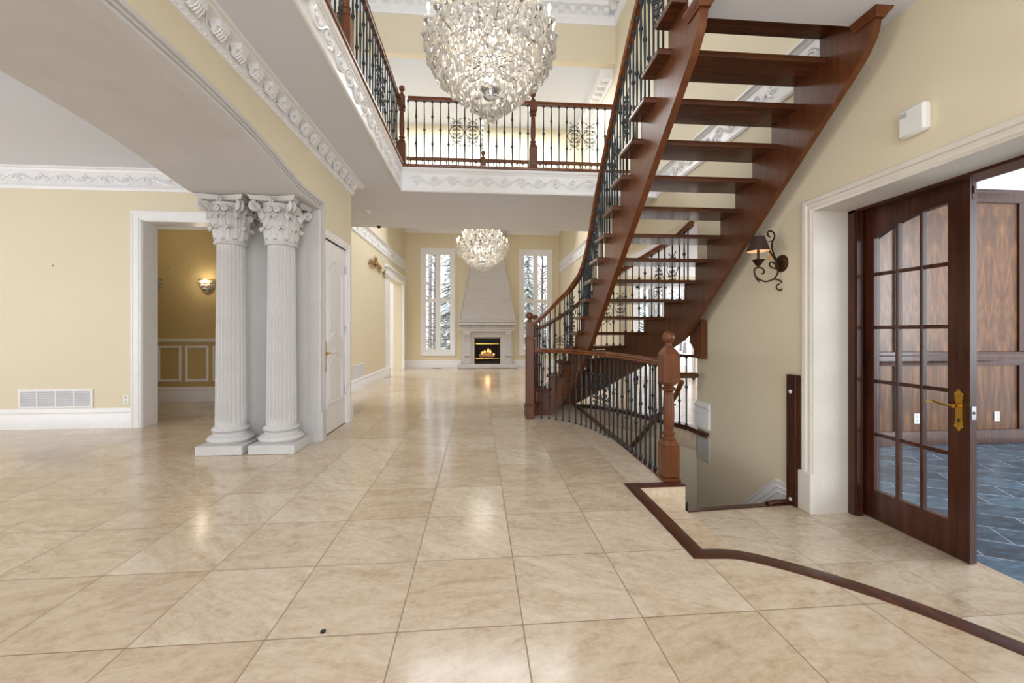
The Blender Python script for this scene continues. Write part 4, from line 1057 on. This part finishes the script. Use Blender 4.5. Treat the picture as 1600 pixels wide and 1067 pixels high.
for i in range(1,N_):      # edge rolls on the hood
    pass
for sg in (-1,1):
    hd.tube([(.235+.03*t+sg*(.405+.58*(1-t)),14.725-.20*(1-t),1.71+3.04*t) for t in [j/12 for j in range(13)]], .03, 8)
F(hd, 'hood', M['stone'])
F(MB().cbox(-.33,.90,14.62,14.975,4.75,4.80,.01).cbox(-.36,.93,14.58,14.975,4.80,5.0,.01), 'hood_cap', M['stone'])
ins = MB().box(-.24,.72,14.72,14.76,.14,.20).box(-.24,.72,14.72,14.76,.87,1.06).box(-.24,-.17,14.72,14.76,.2,.87).box(.66,.72,14.72,14.76,.2,.87).box(-.24,.72,14.95,14.972,.14,1.06).box(-.24,-.2,14.76,14.95,.14,1.06).box(.68,.72,14.76,14.95,.14,1.06).box(-.2,.68,14.76,14.95,.14,.24).box(-.2,.68,14.76,14.95,1.0,1.06)
for z in (.90,.935,.97,1.005): ins.box(-.2,.68,14.712,14.722,z,z+.012)
F(ins, 'firebox', M['dark'])
F(MB().box(-.17,.66,14.70,14.72,.845,.872).box(-.17,.66,14.70,14.72,.325,.350), 'brass_bar', M['brass'])
F(MB().box(-.24,-.225,14.695,14.72,.14,1.075).box(.705,.72,14.695,14.72,.14,1.075).box(-.24,.72,14.695,14.72,1.06,1.075), 'insert_frame', M['stone_l'])
lg = MB().tube([(-.05,14.84,.43),(.2,14.85,.47),(.40,14.84,.45)], [.06,.07,.06], 8).tube([(.10,14.82,.50),(.28,14.88,.62),(.34,14.86,.66)], [.05,.06,.05], 8).tube([(.0,14.88,.50),(.10,14.86,.56),(.18,14.88,.58)], .05, 8).tube([(.30,14.80,.42),(.5,14.84,.44)], .045, 8)
for i in range(26): lg.sphere((-.05+.6*random.random(),14.79+.08*random.random(),.36+.05*random.random()), .028, 6, 4, (1.2,1,.8))
F(lg, 'gas_logs', M['log'])
for (x,z,h) in ((.06,.49,.10),(.14,.52,.12),(.27,.55,.16),(.35,.52,.13),(.47,.45,.08)):
    F(MB().lathe([(.014,0),(.040,h*.22),(.034,h*.45),(.014,h*.78),(.002,h)], (x,14.80,z), 9), 'flame', M['flame'])

# ------------------------------------------------------------------ chandeliers
def pendant(L, w, n=6):
    mb = MB(); mb.lathe([(w*.06,0),(w*.10,-L*.12),(w*.30,-L*.30),(w*.5,-L*.62),(w*.42,-L*.82),(w*.10,-L)], n=n)
    return mb.xf(lambda x,y,z: (x, y*.55, z))
def chandelier(label, c, zr, scale, zceil, rows, near, arms, ring_r, ring_z, upper, step):
    x0, y0, zt = c
    t = thing('chandelier', label, 'chandelier', (x0,y0,zt))
    fr = MB()
    zz = zceil-zt-.002
    fr.tube([(0,0,-.6*scale),(0,0,zz-.05)], .012, 8)
    k = .3
    while k < zz-.2:
        fr.sphere((0,0,k), .03, 8, 6, (1,.5,1.3)); k += .12
    fr.lathe([(.02,zz-.10),(.08,zz-.06),(.11,zz-.02),(.12,zz)], n=20)
    fr.lathe([(.01,-.62*scale),(.06,-.60*scale),(.10,-.50*scale),(.05,-.40*scale),(.03,-.2*scale),(.06,0),(.03,.1)], n=14)
    for z, r in rows[::2]:
        fr.tube([(r*.97*cos(2*pi*i/36), r*.97*sin(2*pi*i/36), z-zt) for i in range(36)], .005, 4, closed=True)
    fr.build('frame', M['chrome'], t)
    arm = MB()
    pts = spline([(.05,0,ring_z-zt-.20*scale),(ring_r*.45,0,ring_z-zt-.22*scale),(ring_r*.85,0,ring_z-zt-.10*scale),(ring_r,0,ring_z-zt-.02)],4)
    arm.tube(pts, .006, 5)
    arm.lathe([(.006,-.02),(.020,-.015),(.030,.0),(.034,.018),(.012,.02)], (ring_r,0,ring_z-zt), 10)
    ma = arm.mesh('arm', M['chrome'])
    mc = MB().lathe([(.011,.0),(.011,.085),(.006,.09)], n=8).mesh('candle', M['plastic'])
    mbu = MB().lathe([(.008,0),(.015,.018),(.017,.032),(.011,.055),(.002,.075)], n=8).mesh('bulb', M['bulb'])
    bob = MB().lathe([(.012,0),(.05,.004),(.055,.014),(.05,.012),(.012,.006)], n=12).mesh('drip_pan', M['crystal'])
    def ring(n, r, zo, ph=0):
        for i in range(n):
            a = 2*pi*(i+ph)/n
            if abs(r-ring_r) < 1e-6: ar = part('arm', ma, t, (0,0,zo), a)
            else:
                m2 = MB().tube(spline([(.04,0,ring_z-zt-.1),(r*.5,0,ring_z-zt-.14),(r*.9,0,ring_z-zt-.05),(r,0,ring_z-zt-.01)],3), .006, 5).lathe([(.006,-.02),(.020,-.015),(.030,.0),(.034,.018),(.012,.02)], (r,0,ring_z-zt), 10)
                if ('u',r) not in cache: cache[('u',r)] = m2.mesh('arm', M['chrome'])
                ar = part('arm', cache[('u',r)], t, (0,0,zo), a)
            p = (r, 0, ring_z-zt+.018)
            part('candle', mc, ar, p); part('bulb', mbu, ar, (p[0],0,p[2]+.088)); part('drip_pan', bob, ar, (p[0],0,p[2]-.004))
    cache = {}
    ring(arms, ring_r, 0, .3)
    for n, r, dz in upper: ring(n, r, dz)
    inner = MB()
    # crystals
    bigs = []; rest = MB(); meshes = {}
    cand = []
    for ri, (z, r) in enumerate(rows):
        big = .6+.4*min(1, max(0,(z-rows[0][0])/(.55*scale)))
        L, w = .115*big*near, .074*big*near
        for lay in ((1.0,0),(.80,.03)):
            rr = r*lay[0]; n = max(4, int(2*pi*rr/(step*big)))
            for i in range(n):
                a = 2*pi*(i+.5*(ri%2)+random.uniform(-.2,.2))/n
                cand.append((rr+random.uniform(-.015,.015), a, z+lay[1]+random.uniform(-.02,.02), L*random.uniform(.85,1.15), w, lay[0] == 1.0))
    front = sorted([q for q in cand if q[5]], key=lambda q: abs(((q[1]+pi/2+pi) % (2*pi))-pi)-q[3]*6)[:90]
    ids = set(id(q) for q in front)
    base_p = pendant(1,1)
    for q in cand:
        rr, a, z, L, w, o_ = q; tw = a+pi/2+random.uniform(-.6,.6)
        if id(q) in ids:
            if 'c' not in meshes: meshes['c'] = pendant(1,1).mesh('crystal_drop', M['crystal'], 0)
            part('crystal_drop', meshes['c'], t, (rr*cos(a), rr*sin(a), z-zt+L*.5), tw, (w,w,L))
        else:
            ca, sa = cos(tw), sin(tw)
            rest.merge(base_p, lambda x,y,zz,ca=ca,sa=sa,w=w,L=L,rr=rr,a=a,z=z: (rr*cos(a)+(x*ca-y*sa)*w, rr*sin(a)+(x*sa+y*ca)*w, z-zt+L*.5+zz*L))
    o = rest.build('crystal_drops', M['crystal'], t, 0); o['kind'] = 'stuff'
    fn = MB().lathe([(.004,-.03),(.022,-.022),(.033,0),(.024,.025),(.012,.04),(.016,.05)], (0,0,zr-zt+.02), 10)
    fn.build('finial', M['crystal'], t)
    # glowing candle bulbs inside the basket
    ib = MB().lathe([(.010,-.05),(.010,0),(.017,.018),(.019,.034),(.012,.055),(.002,.08)], n=8).mesh('inner_bulb', M['bulb'])
    for i in range(8):
        a = 2*pi*i/8; part('inner_bulb', ib, t, (ring_r*.42*cos(a), ring_r*.42*sin(a), ring_z-zt-.20*scale+.05*(i%2)))
    return t
def profile_rows(pts, dz):
    out = []; z = pts[0][0]
    while z <= pts[-1][0]+1e-6:
        for i in range(len(pts)-1):
            if pts[i][0] <= z <= pts[i+1][0]+1e-9:
                f = (z-pts[i][0])/(pts[i+1][0]-pts[i][0]); out.append((z, pts[i][1]+(pts[i+1][1]-pts[i][1])*f)); break
        z += dz
    return out
rows1 = profile_rows([(3.33,.04),(3.40,.12),(3.48,.21),(3.56,.31),(3.64,.40),(3.72,.475),(3.80,.54),(3.90,.59),(4.02,.61)], .060) + profile_rows([(4.14,.52),(4.30,.47),(4.5,.42),(4.75,.34)], .085)
chandelier('huge tiered crystal chandelier hanging high in the foyer void', (.09,3.9,4.0), 3.30, .8, 8.38, rows1, .78, 20, .60, 4.03, [(12,.36,.34)], .062)
rows2 = profile_rows([(2.80,.08),(2.90,.22),(3.0,.36),(3.1,.47),(3.2,.56),(3.3,.62),(3.42,.64)], .07) + profile_rows([(3.52,.5),(3.7,.42),(3.86,.34)], .09)
chandelier('smaller crystal chandelier with candle bulbs in front of the fireplace', (.04,10.2,3.4), 2.75, .7, 7.04, rows2, .78, 18, .62, 3.42, [(12,.48,.18),(10,.34,.36)], .085)

# ------------------------------------------------------------------ wall lights
sc = thing('wall_sconce', 'scrolled bronze wall sconce with small brown shade under the staircase', 'sconce', (2.887,3.73,1.955))
sc.scale = (1.05,1.05,1.05)
def q(a, b): return (2.2476+a*.000747-2.735, 0, 2.3377-.00071*b-1.92)
ir = MB()
ir.tube([q(*p) for p in spline([(500,250),(478,232),(470,200),(490,176),(522,176),(553,203),(560,250),(540,295),(528,340),(530,400),(550,470),(580,540),(606,610)],4)], .0075, 6)
ir.tube([q(*p) for p in spline([(545,290),(500,308),(430,315),(360,318)],4)], .005, 6)
ir.tube([q(*p) for p in spline([(450,375),(500,440),(560,530),(600,600),(606,680),(580,755),(530,800),(450,824),(380,805),(320,760),(298,700),(310,660),(350,643),(400,653),(428,690),(420,718),(395,724)],4)], .0075, 6)
ir.tube([q(*p) for p in spline([(605,645),(560,652),(520,640),(494,610),(505,580),(545,574),(556,598)],4)], .007, 6)
ir.tube([q(*p) for p in spline([(540,792),(600,798),(655,830),(677,880),(655,922),(615,932),(585,905),(590,870),(622,855)],4)], .007, 6)
ir.tube([q(*p) for p in [(310,760),(335,790),(365,835)]], [.004,.012,.003], 6)
ir.tube([q(600,600), q(640,600)], .018, 8)
ir.build('scroll_arm', M['bronze'], sc)
pl_ = MB().lathe([(.01,-.025),(.055,-.022),(.075,-.012),(.08,.0),(.08,.004)], (0,0,0), 20, 'x')
for s in (-1,1):
    pl_.tube([(-.026,a,s*.035+b) for a,b in spiral(0,0,.022,.006,0,4.5,10)], .005, 5)
pl_.build('backplate', M['bronze'], sc)
cx_ = q(350,0)[0]
MB().lathe([(.006,0),(.022,.012),(.045,.05),(.058,.058),(.05,.062),(.012,.055)], (cx_,0,q(0,632)[2]), 14).build('candle_cup', M['bronze'], sc)
MB().lathe([(.011,0),(.011,.10),(.007,.105)], (cx_,0,q(0,560)[2]), 10).build('candle', M['bronze'], sc)
zb_ = q(0,438)[2]; zt_ = q(0,248)[2]
MB().lathe([(.096,zb_),(.052,zt_),(.050,zt_),(.093,zb_)], (cx_,0,0), 24, caps=False).build('lamp_shade', M['shade'], sc)
MB().lathe([(.092,zb_+.001),(.049,zt_-.002),(.020,zt_-.002)], (cx_,0,0), 24, caps=False).build('shade_lining', M['shade_in'], sc)
MB().lathe([(.008,0),(.016,.02),(.012,.05),(.003,.07)], (cx_,0,zb_+.01), 10).build('bulb', M['bulb'], sc)
MB().tube([q(480,420),q(482,450)], .003, 5).lathe([(.003,.02),(.012,.0),(.009,-.02),(.002,-.035)], (q(484,0)[0],0,q(0,490)[2]), 6).build('amber_drop', plain('amber_glass', lin((190,120,60)), .1), sc)
def crystal_sconce(label, x, lit):
    t = thing('crystal_sconce', label, 'sconce', (x,8.095,2.14), 0, 'crystal sconces on the dining room wall')
    m = MB()
    for j, (r, z, n) in enumerate(((.14,.12,15),(.12,.06,13),(.085,.0,9),(.045,-.05,5))):
        for i in range(n):
            a = pi + pi*(i+.5)/n; c = (r*cos(a), r*sin(a)*.8, z)
            m.merge(pendant(.065,.035), lambda x,y,zz,c=c: (c[0]+x, c[1]+y, c[2]+zz))
    m.build('crystal_bowl', M['crystal'], t, 0)
    f = MB().tube([(.145*cos(pi+pi*i/16), .145*sin(pi+pi*i/16)*.8, .125) for i in range(17)], .008, 5).box(-.05,.05,-.02,.004,-.06,.12)
    f.build('frame', M['brass'] if lit else M['chrome'], t)
    if lit: MB().sphere((0,-.05,.09), .03, 8, 6).build('bulb', M['bulb'], t)
crystal_sconce('lit crystal bowl sconce on the gold wall next to the fluted column', -5.10, True)
crystal_sconce('unlit crystal bowl sconce half hidden by the dining doorway jamb', -6.06, False)

# ------------------------------------------------------------------ small fittings
def grille(name, label, loc, w, h, cells, rz):
    t = thing(name, label, 'vent', loc, rz, 'return air grilles')
    f = MB(); b = .03
    f.sweep2([(-w/2,0,0),(-w/2,0,h),(w/2,0,h),(w/2,0,0)], [(0,0),(0,-.006),(.006,-.012),(b,-.012),(b,0)][::1], (0,1,0), closed=True)
    f = MB().box(-w/2,w/2,-.012,0,0,b).box(-w/2,w/2,-.012,0,h-b,h).box(-w/2,-w/2+b,-.012,0,b,h-b).box(w/2-b,w/2,-.012,0,b,h-b)
    for i in range(1,cells): x = -w/2+w*i/cells; f.box(x-.009,x+.009,-.012,0,b,h-b)
    f.build('frame', M['trim'], t)
    MB().box(-w/2+b,w/2-b,-.003,-.0005,b,h-b).build('backing', M['vent_dark'], t)
    lv = MB(); z = b+.006
    while z < h-b-.006:
        lv.hexa([(-w/2+b,-.011,z),(w/2-b,-.011,z),(w/2-b,-.004,z+.007),(-w/2+b,-.004,z+.007),(-w/2+b,-.011,z+.002),(w/2-b,-.011,z+.002),(w/2-b,-.004,z+.009),(-w/2+b,-.004,z+.009)]); z += .0135
    lv.build('louvers', M['trim'], t)
grille('air_grille', 'wide white return air grille low on the sitting room wall', (-5.66,5.929,.276), .92, .255, 4, 0)
grille('air_grille', 'white return air grille low on the left hall wall beyond the door', (-2.719,9.39,.275), .82, .30, 3, pi/2)
def outlet(label, loc, rz, kind='outlet', w=.075, h=.12):
    t = thing('wall_'+kind, label, kind, loc, rz)
    MB().cbox(-w/2,w/2,-.007,0,-h/2,h/2,.004).build('cover_plate', M['plastic'], t)
    if kind == 'outlet':
        for z in (-.028,.028): MB().lathe([(.015,0),(.015,.002),(.012,.003)], (0,-.010,z), 12, 'y').build('socket', M['grey'], t)
    else: MB().cbox(-.012,.012,-.014,-.006,-.02,.02,.003).build('rocker', M['plastic'], t)
outlet('white wall outlet between the return grille and the dining doorway', (-4.787,5.929,.381), 0)
outlet('white light switch at the wall corner past the white door', (-1.909,6.15,1.515), pi/2, 'switch')
outlet('white outlet low on the study panelling, right of the glazed door edge', (7.34,5.299,.09), 0, 'outlet', .085, .14)
outlet('white outlet low on the study panelling, seen through the middle lower panes', (6.10,5.299,.08), 0, 'outlet', .085, .14)
th = thing('wall_mounted_alarm', 'white alarm sounder box with a small grey grille on the wall above the study door', 'alarm box', (2.8895,2.50,2.695))
MB().cbox(-.055,0,-.085,.085,-.095,.095,.014).build('cover', M['plastic'], th)
g = MB()
for i in range(5): g.box(-.0575,-.055,.025,.068,.038+.007*i,.042+.007*i)
g.build('sounder_grille', M['grey'], th)
sd = thing('smoke_detector', 'round white smoke detector on the low hall ceiling, nearer the foyer', 'smoke detector', (-2.07,7.66,3.499))
MB().lathe([(.045,-.045),(.06,-.035),(.068,-.02),(.07,0)], n=24).build('cover', M['plastic'], sd)
MB().lathe([(.02,-.050),(.03,-.048),(.03,-.04)], n=16).build('sensor', M['grey'], sd)
sd = thing('ceiling_camera', 'white dome camera with a black lens near the edge of the hall ceiling', 'security camera', (-2.09,8.62,3.499))
MB().lathe([(.05,-.03),(.07,-.025),(.075,0)], n=24).build('housing', M['plastic'], sd)
MB().sphere((0,0,-.03), .045, 16, 8).build('dome', M['black'], sd)
hk = MB().lathe([(.012,-.006),(.012,0)], n=8, axis='y').tube([(0,-.005,.02),(0,-.012,0),(0,-.02,-.015),(0,-.028,-.008)], .004, 5)
for loc, lb, yy in (((-5.70,5.929,2.18),'small dark picture hook left on the cream sitting room wall',0),((-5.79,8.099,2.49),'small picture hook high on the gold dining wall, left one',0),((-5.43,8.099,2.50),'small picture hook high on the gold dining wall, right one, nearer the lit sconce',0)):
    o = link('picture_hook', hk.mesh('picture_hook', M['bronze']), None, loc); tag(o, lb, 'hook'); o.scale = (.6,.6,.6)
fg = thing('floor_register', 'small brown metal floor register by the far baseboard', 'floor register', (-1.52,14.62,0))
MB().cbox(-.17,.17,-.06,.06,.0005,.006,.002).build('frame', M['register'], fg)
sl_ = MB()
for i in range(9): sl_.box(-.15+.034*i,-.13+.034*i,-.045,.045,.006,.008)
sl_.build('slots', M['dark'], fg)
o = MB().lathe([(.012,.0005),(.012,.004),(.006,.006)], n=10).build('floor_plug', M['black']); o.location = (-.68,1.83,0)
tag(o, 'tiny black plug set in the travertine floor in the foreground', 'floor plug')
# gilt ornament over the hall wall
gi = thing('mounted_gilt_ornament', 'carved gilt scroll ornament mounted high on the left hall wall', 'wall ornament', (-2.719,10.75,2.95))
g = MB()
def gl(pts, r, x=.022): g.tube([(x, y, z) for y,z in pts], r, 6)
def frond(y, z, a, L, w): g.tube([(.012,y,z),(.05,y+.5*L*cos(a),z+.5*L*sin(a)),(.03,y+L*cos(a),z+L*sin(a))], [.006,w,.003], 6)
for sg in (-1,1):
    gl(spline([(0,.0),(sg*.16,.07),(sg*.34,.02),(sg*.50,.05),(sg*.62,.0)],4), .010)
    for c, zc, rr in ((.15,.06,.085),(.34,.03,.075),(.52,.03,.065)):
        gl([(sg*(c+a), zc+b) for a,b in spiral(0,0,rr,.012,-1.5,4.5,14)], .009, .03)
        for k in range(4): frond(sg*c, zc, .5+.7*k, .15*rr/.085, .013)
    for c in (.25,.44): frond(sg*c, .0, -1.2, .10, .012); frond(sg*c, .0, -1.9, .10, .012)
for k in range(7): frond(0, .07, pi*k/6, .20+.05*sin(pi*k/6), .018)
g.sphere((.05,0,.08), .045, 10, 6)
for k in range(7): frond(.92, -.04, 2*pi*k/7, .13, .016)
g.sphere((.04,.92,-.04), .03, 8, 5)
gl([(.62,.0),(.76,-.03),(.92,-.04)], .008)
g.build('carving', M['gilt'], gi)

# ------------------------------------------------------------------ outside the windows
obj_struct('ground_snow', MB().box(-25,30,15.3,60,-.6,-.35).box(2.9,30,10.9,15.3,-.6,-.35), M['snow'], 'snow covered ground outside the windows', 'ground')
def conifer(label, x, y, h, r):
    t = thing('conifer_tree', label, 'tree', (x,y,-.36), random.uniform(0,6), 'trees outside the windows')
    MB().tube([(0,0,0),(.03,0,h*.5),(0,0,h)], [.14,.09,.02], 8).build('trunk', M['bark'], t)
    n = MB(); s = MB()
    for j in range(int(h*7)):
        z = .5+j*.14; rr = r*(1-z/h)
        if rr < .1: break
        for i in range(16):
            a = random.uniform(0,2*pi); L = rr*random.uniform(.6,1.1); w = L*.10
            ca, sa = cos(a), sin(a); d = -.28*L
            p = [(0,0,z+.1),(ca*L*.5-sa*w,sa*L*.5+ca*w,z+d*.4),(ca*L,sa*L,z+d),(ca*L*.5+sa*w,sa*L*.5-ca*w,z+d*.4)]
            (n if random.random() < .45 else s).add(p + [(q_[0],q_[1],q_[2]-.03) for q_ in p], [(0,1,2,3),(7,6,5,4),(0,4,5,1),(1,5,6,2),(2,6,7,3),(3,7,4,0)])
    n.build('branches', M['needle'], t, 0); s.build('snow', M['snow'], t, 0)
def bare_tree(label, x, y, h):
    t = thing('bare_tree', label, 'tree', (x,y,-.36), random.uniform(0,6), 'trees outside the windows')
    m = MB(); tw = MB()
    m.tube([(0,0,0),(.05,.02,h*.4),(.0,.05,h)], [.10,.07,.015], 7)
    for i in range(46):
        z = h*random.uniform(.12,.95); a = random.uniform(0,2*pi); L = (h-z)*.28+.5
        e = (L*cos(a), L*sin(a), z+L*.6); md = (L*.5*cos(a+.2), L*.5*sin(a+.2), z+L*.28)
        tw.tube([(0,0,z),md,e], [.028,.016,.005], 4)
        for k in range(4):
            b = a+random.uniform(-1,1); f = random.uniform(.4,.9); s_ = lerp((0,0,z), e, f)
            tw.tube([s_, (s_[0]+L*.35*cos(b), s_[1]+L*.35*sin(b), s_[2]+L*.25)], [.012,.003], 4)
    m.build('trunk', M['bark'], t); tw.build('branches', M['twig'], t, 0)
conifer('snow dusted conifer outside, filling the lower left window', -3.4, 20.5, 4.2, 1.3)
conifer('taller snow dusted conifer outside behind the left window right half', -1.7, 25.0, 8.5, 1.9)
bare_tree('bare winter tree outside the left window', -2.0, 18.0, 5.6)
conifer('snow dusted conifer outside the right window', 2.6, 22.5, 7.0, 1.8)
bare_tree('bare winter tree outside the right window with pale twigs', 2.7, 18.0, 6.2)
conifer('snowy conifer outside behind the right window right edge', 5.6, 26.5, 7.0, 1.6)
conifer('snowy conifer outside the breakfast room patio door', 9.2, 24.0, 6.0, 1.5)
wd_ = MB()
for i in range(150):
    x = random.uniform(-16,22); y = random.uniform(28,34); h = random.uniform(4,9)
    wd_.tube([(x,y,-.4),(x+random.uniform(-.3,.3),y,h)], [.12,.03], 5)
    for k in range(5):
        z = h*random.uniform(.3,.9); L = random.uniform(.6,1.6); sg = random.choice((-1,1))
        wd_.tube([(x,y,z),(x+sg*L,y,z+L*.6)], [.04,.01], 4)
o = wd_.build('woods', M['twig']); tag(o, 'pale bare woods far outside the windows', 'woods', None, 'stuff')

# ------------------------------------------------------------------ light and camera
W = bpy.data.worlds.new('World'); S.world = W; W.use_nodes = True
bg = W.node_tree.nodes['Background']; bg.inputs[0].default_value = (.94,.965,1.0,1); bg.inputs[1].default_value = 2.3
def area(name, loc, rot, sx, sy, e, col=(1,1,1)):
    l = bpy.data.lights.new(name, 'AREA'); l.shape = 'RECTANGLE'; l.size = sx; l.size_y = sy; l.energy = e; l.color = col
    o = bpy.data.objects.new(name, l); COL.objects.link(o); o.location = loc; o.rotation_euler = rot; return o
def point(name, loc, e, r, col=(1,.87,.70)):
    l = bpy.data.lights.new(name, 'POINT'); l.energy = e; l.color = col; l.shadow_soft_size = r
    o = bpy.data.objects.new(name, l); COL.objects.link(o); o.location = loc; return o
H = pi/2
CD = (.92,.96,1.0)
area('entrance_daylight', (.3,-2.7,2.6), (H,0,0), 4.5, 5, 100, CD)
area('upper_window_daylight', (0,-2.7,6.2), (H-.15,0,0), 4, 2.6, 110, CD)
area('sitting_room_daylight', (-8.8,1.8,1.7), (H,0,-H), 3, 2.3, 110, CD)
area('study_daylight', (8.6,1.0,2.0), (H,0,H), 4, 2.6, 340, (.80,.91,1.0))
area('family_fill', (0,10.1,6.95), (0,0,0), 4.5, 1.2, 260, CD)  # added fill lamp facing down, hidden above the hall ceiling edge, no real source
area('breakfast_daylight', (8.5,7.8,1.7), (H,0,H), 3.5, 2.4, 140, CD)
point('foyer_chandelier_glow', (.09,3.9,3.95), 60, .25, (1,.93,.84))
point('family_chandelier_glow', (.04,10.2,3.3), 35, .25, (1,.93,.84))
point('dining_sconce_glow', (-5.10,7.90,2.25), 4, .06)
point('dining_ceiling_glow', (-5.6,7.0,3.2), 9, .2, (1,.9,.75))
point('fire_glow', (.24,14.6,.5), 2, .1, (1,.6,.3))
cam = bpy.data.cameras.new('Camera'); co_ = bpy.data.objects.new('Camera', cam); COL.objects.link(co_)
co_.location = (0,0,1.3); co_.rotation_euler = (H,0,-atan(49/640.0))
cam.sensor_width = 36; cam.sensor_fit = 'HORIZONTAL'; cam.lens = 36*640/1600.0
cam.shift_y = -15.5/1600.0; cam.clip_start = .05; cam.clip_end = 200
S.camera = co_
S.view_settings.view_transform = 'Standard'; S.view_settings.look = 'None'
S.view_settings.exposure = 0.0; S.view_settings.gamma = 1.0; S.view_settings.use_curve_mapping = False
S.cycles.max_bounces = 14; S.cycles.diffuse_bounces = 7; S.cycles.glossy_bounces = 5; S.cycles.transmission_bounces = 10; S.cycles.transparent_max_bounces = 24
S.cycles.sample_clamp_indirect = 6; S.cycles.caustics_reflective = False; S.cycles.caustics_refractive = False
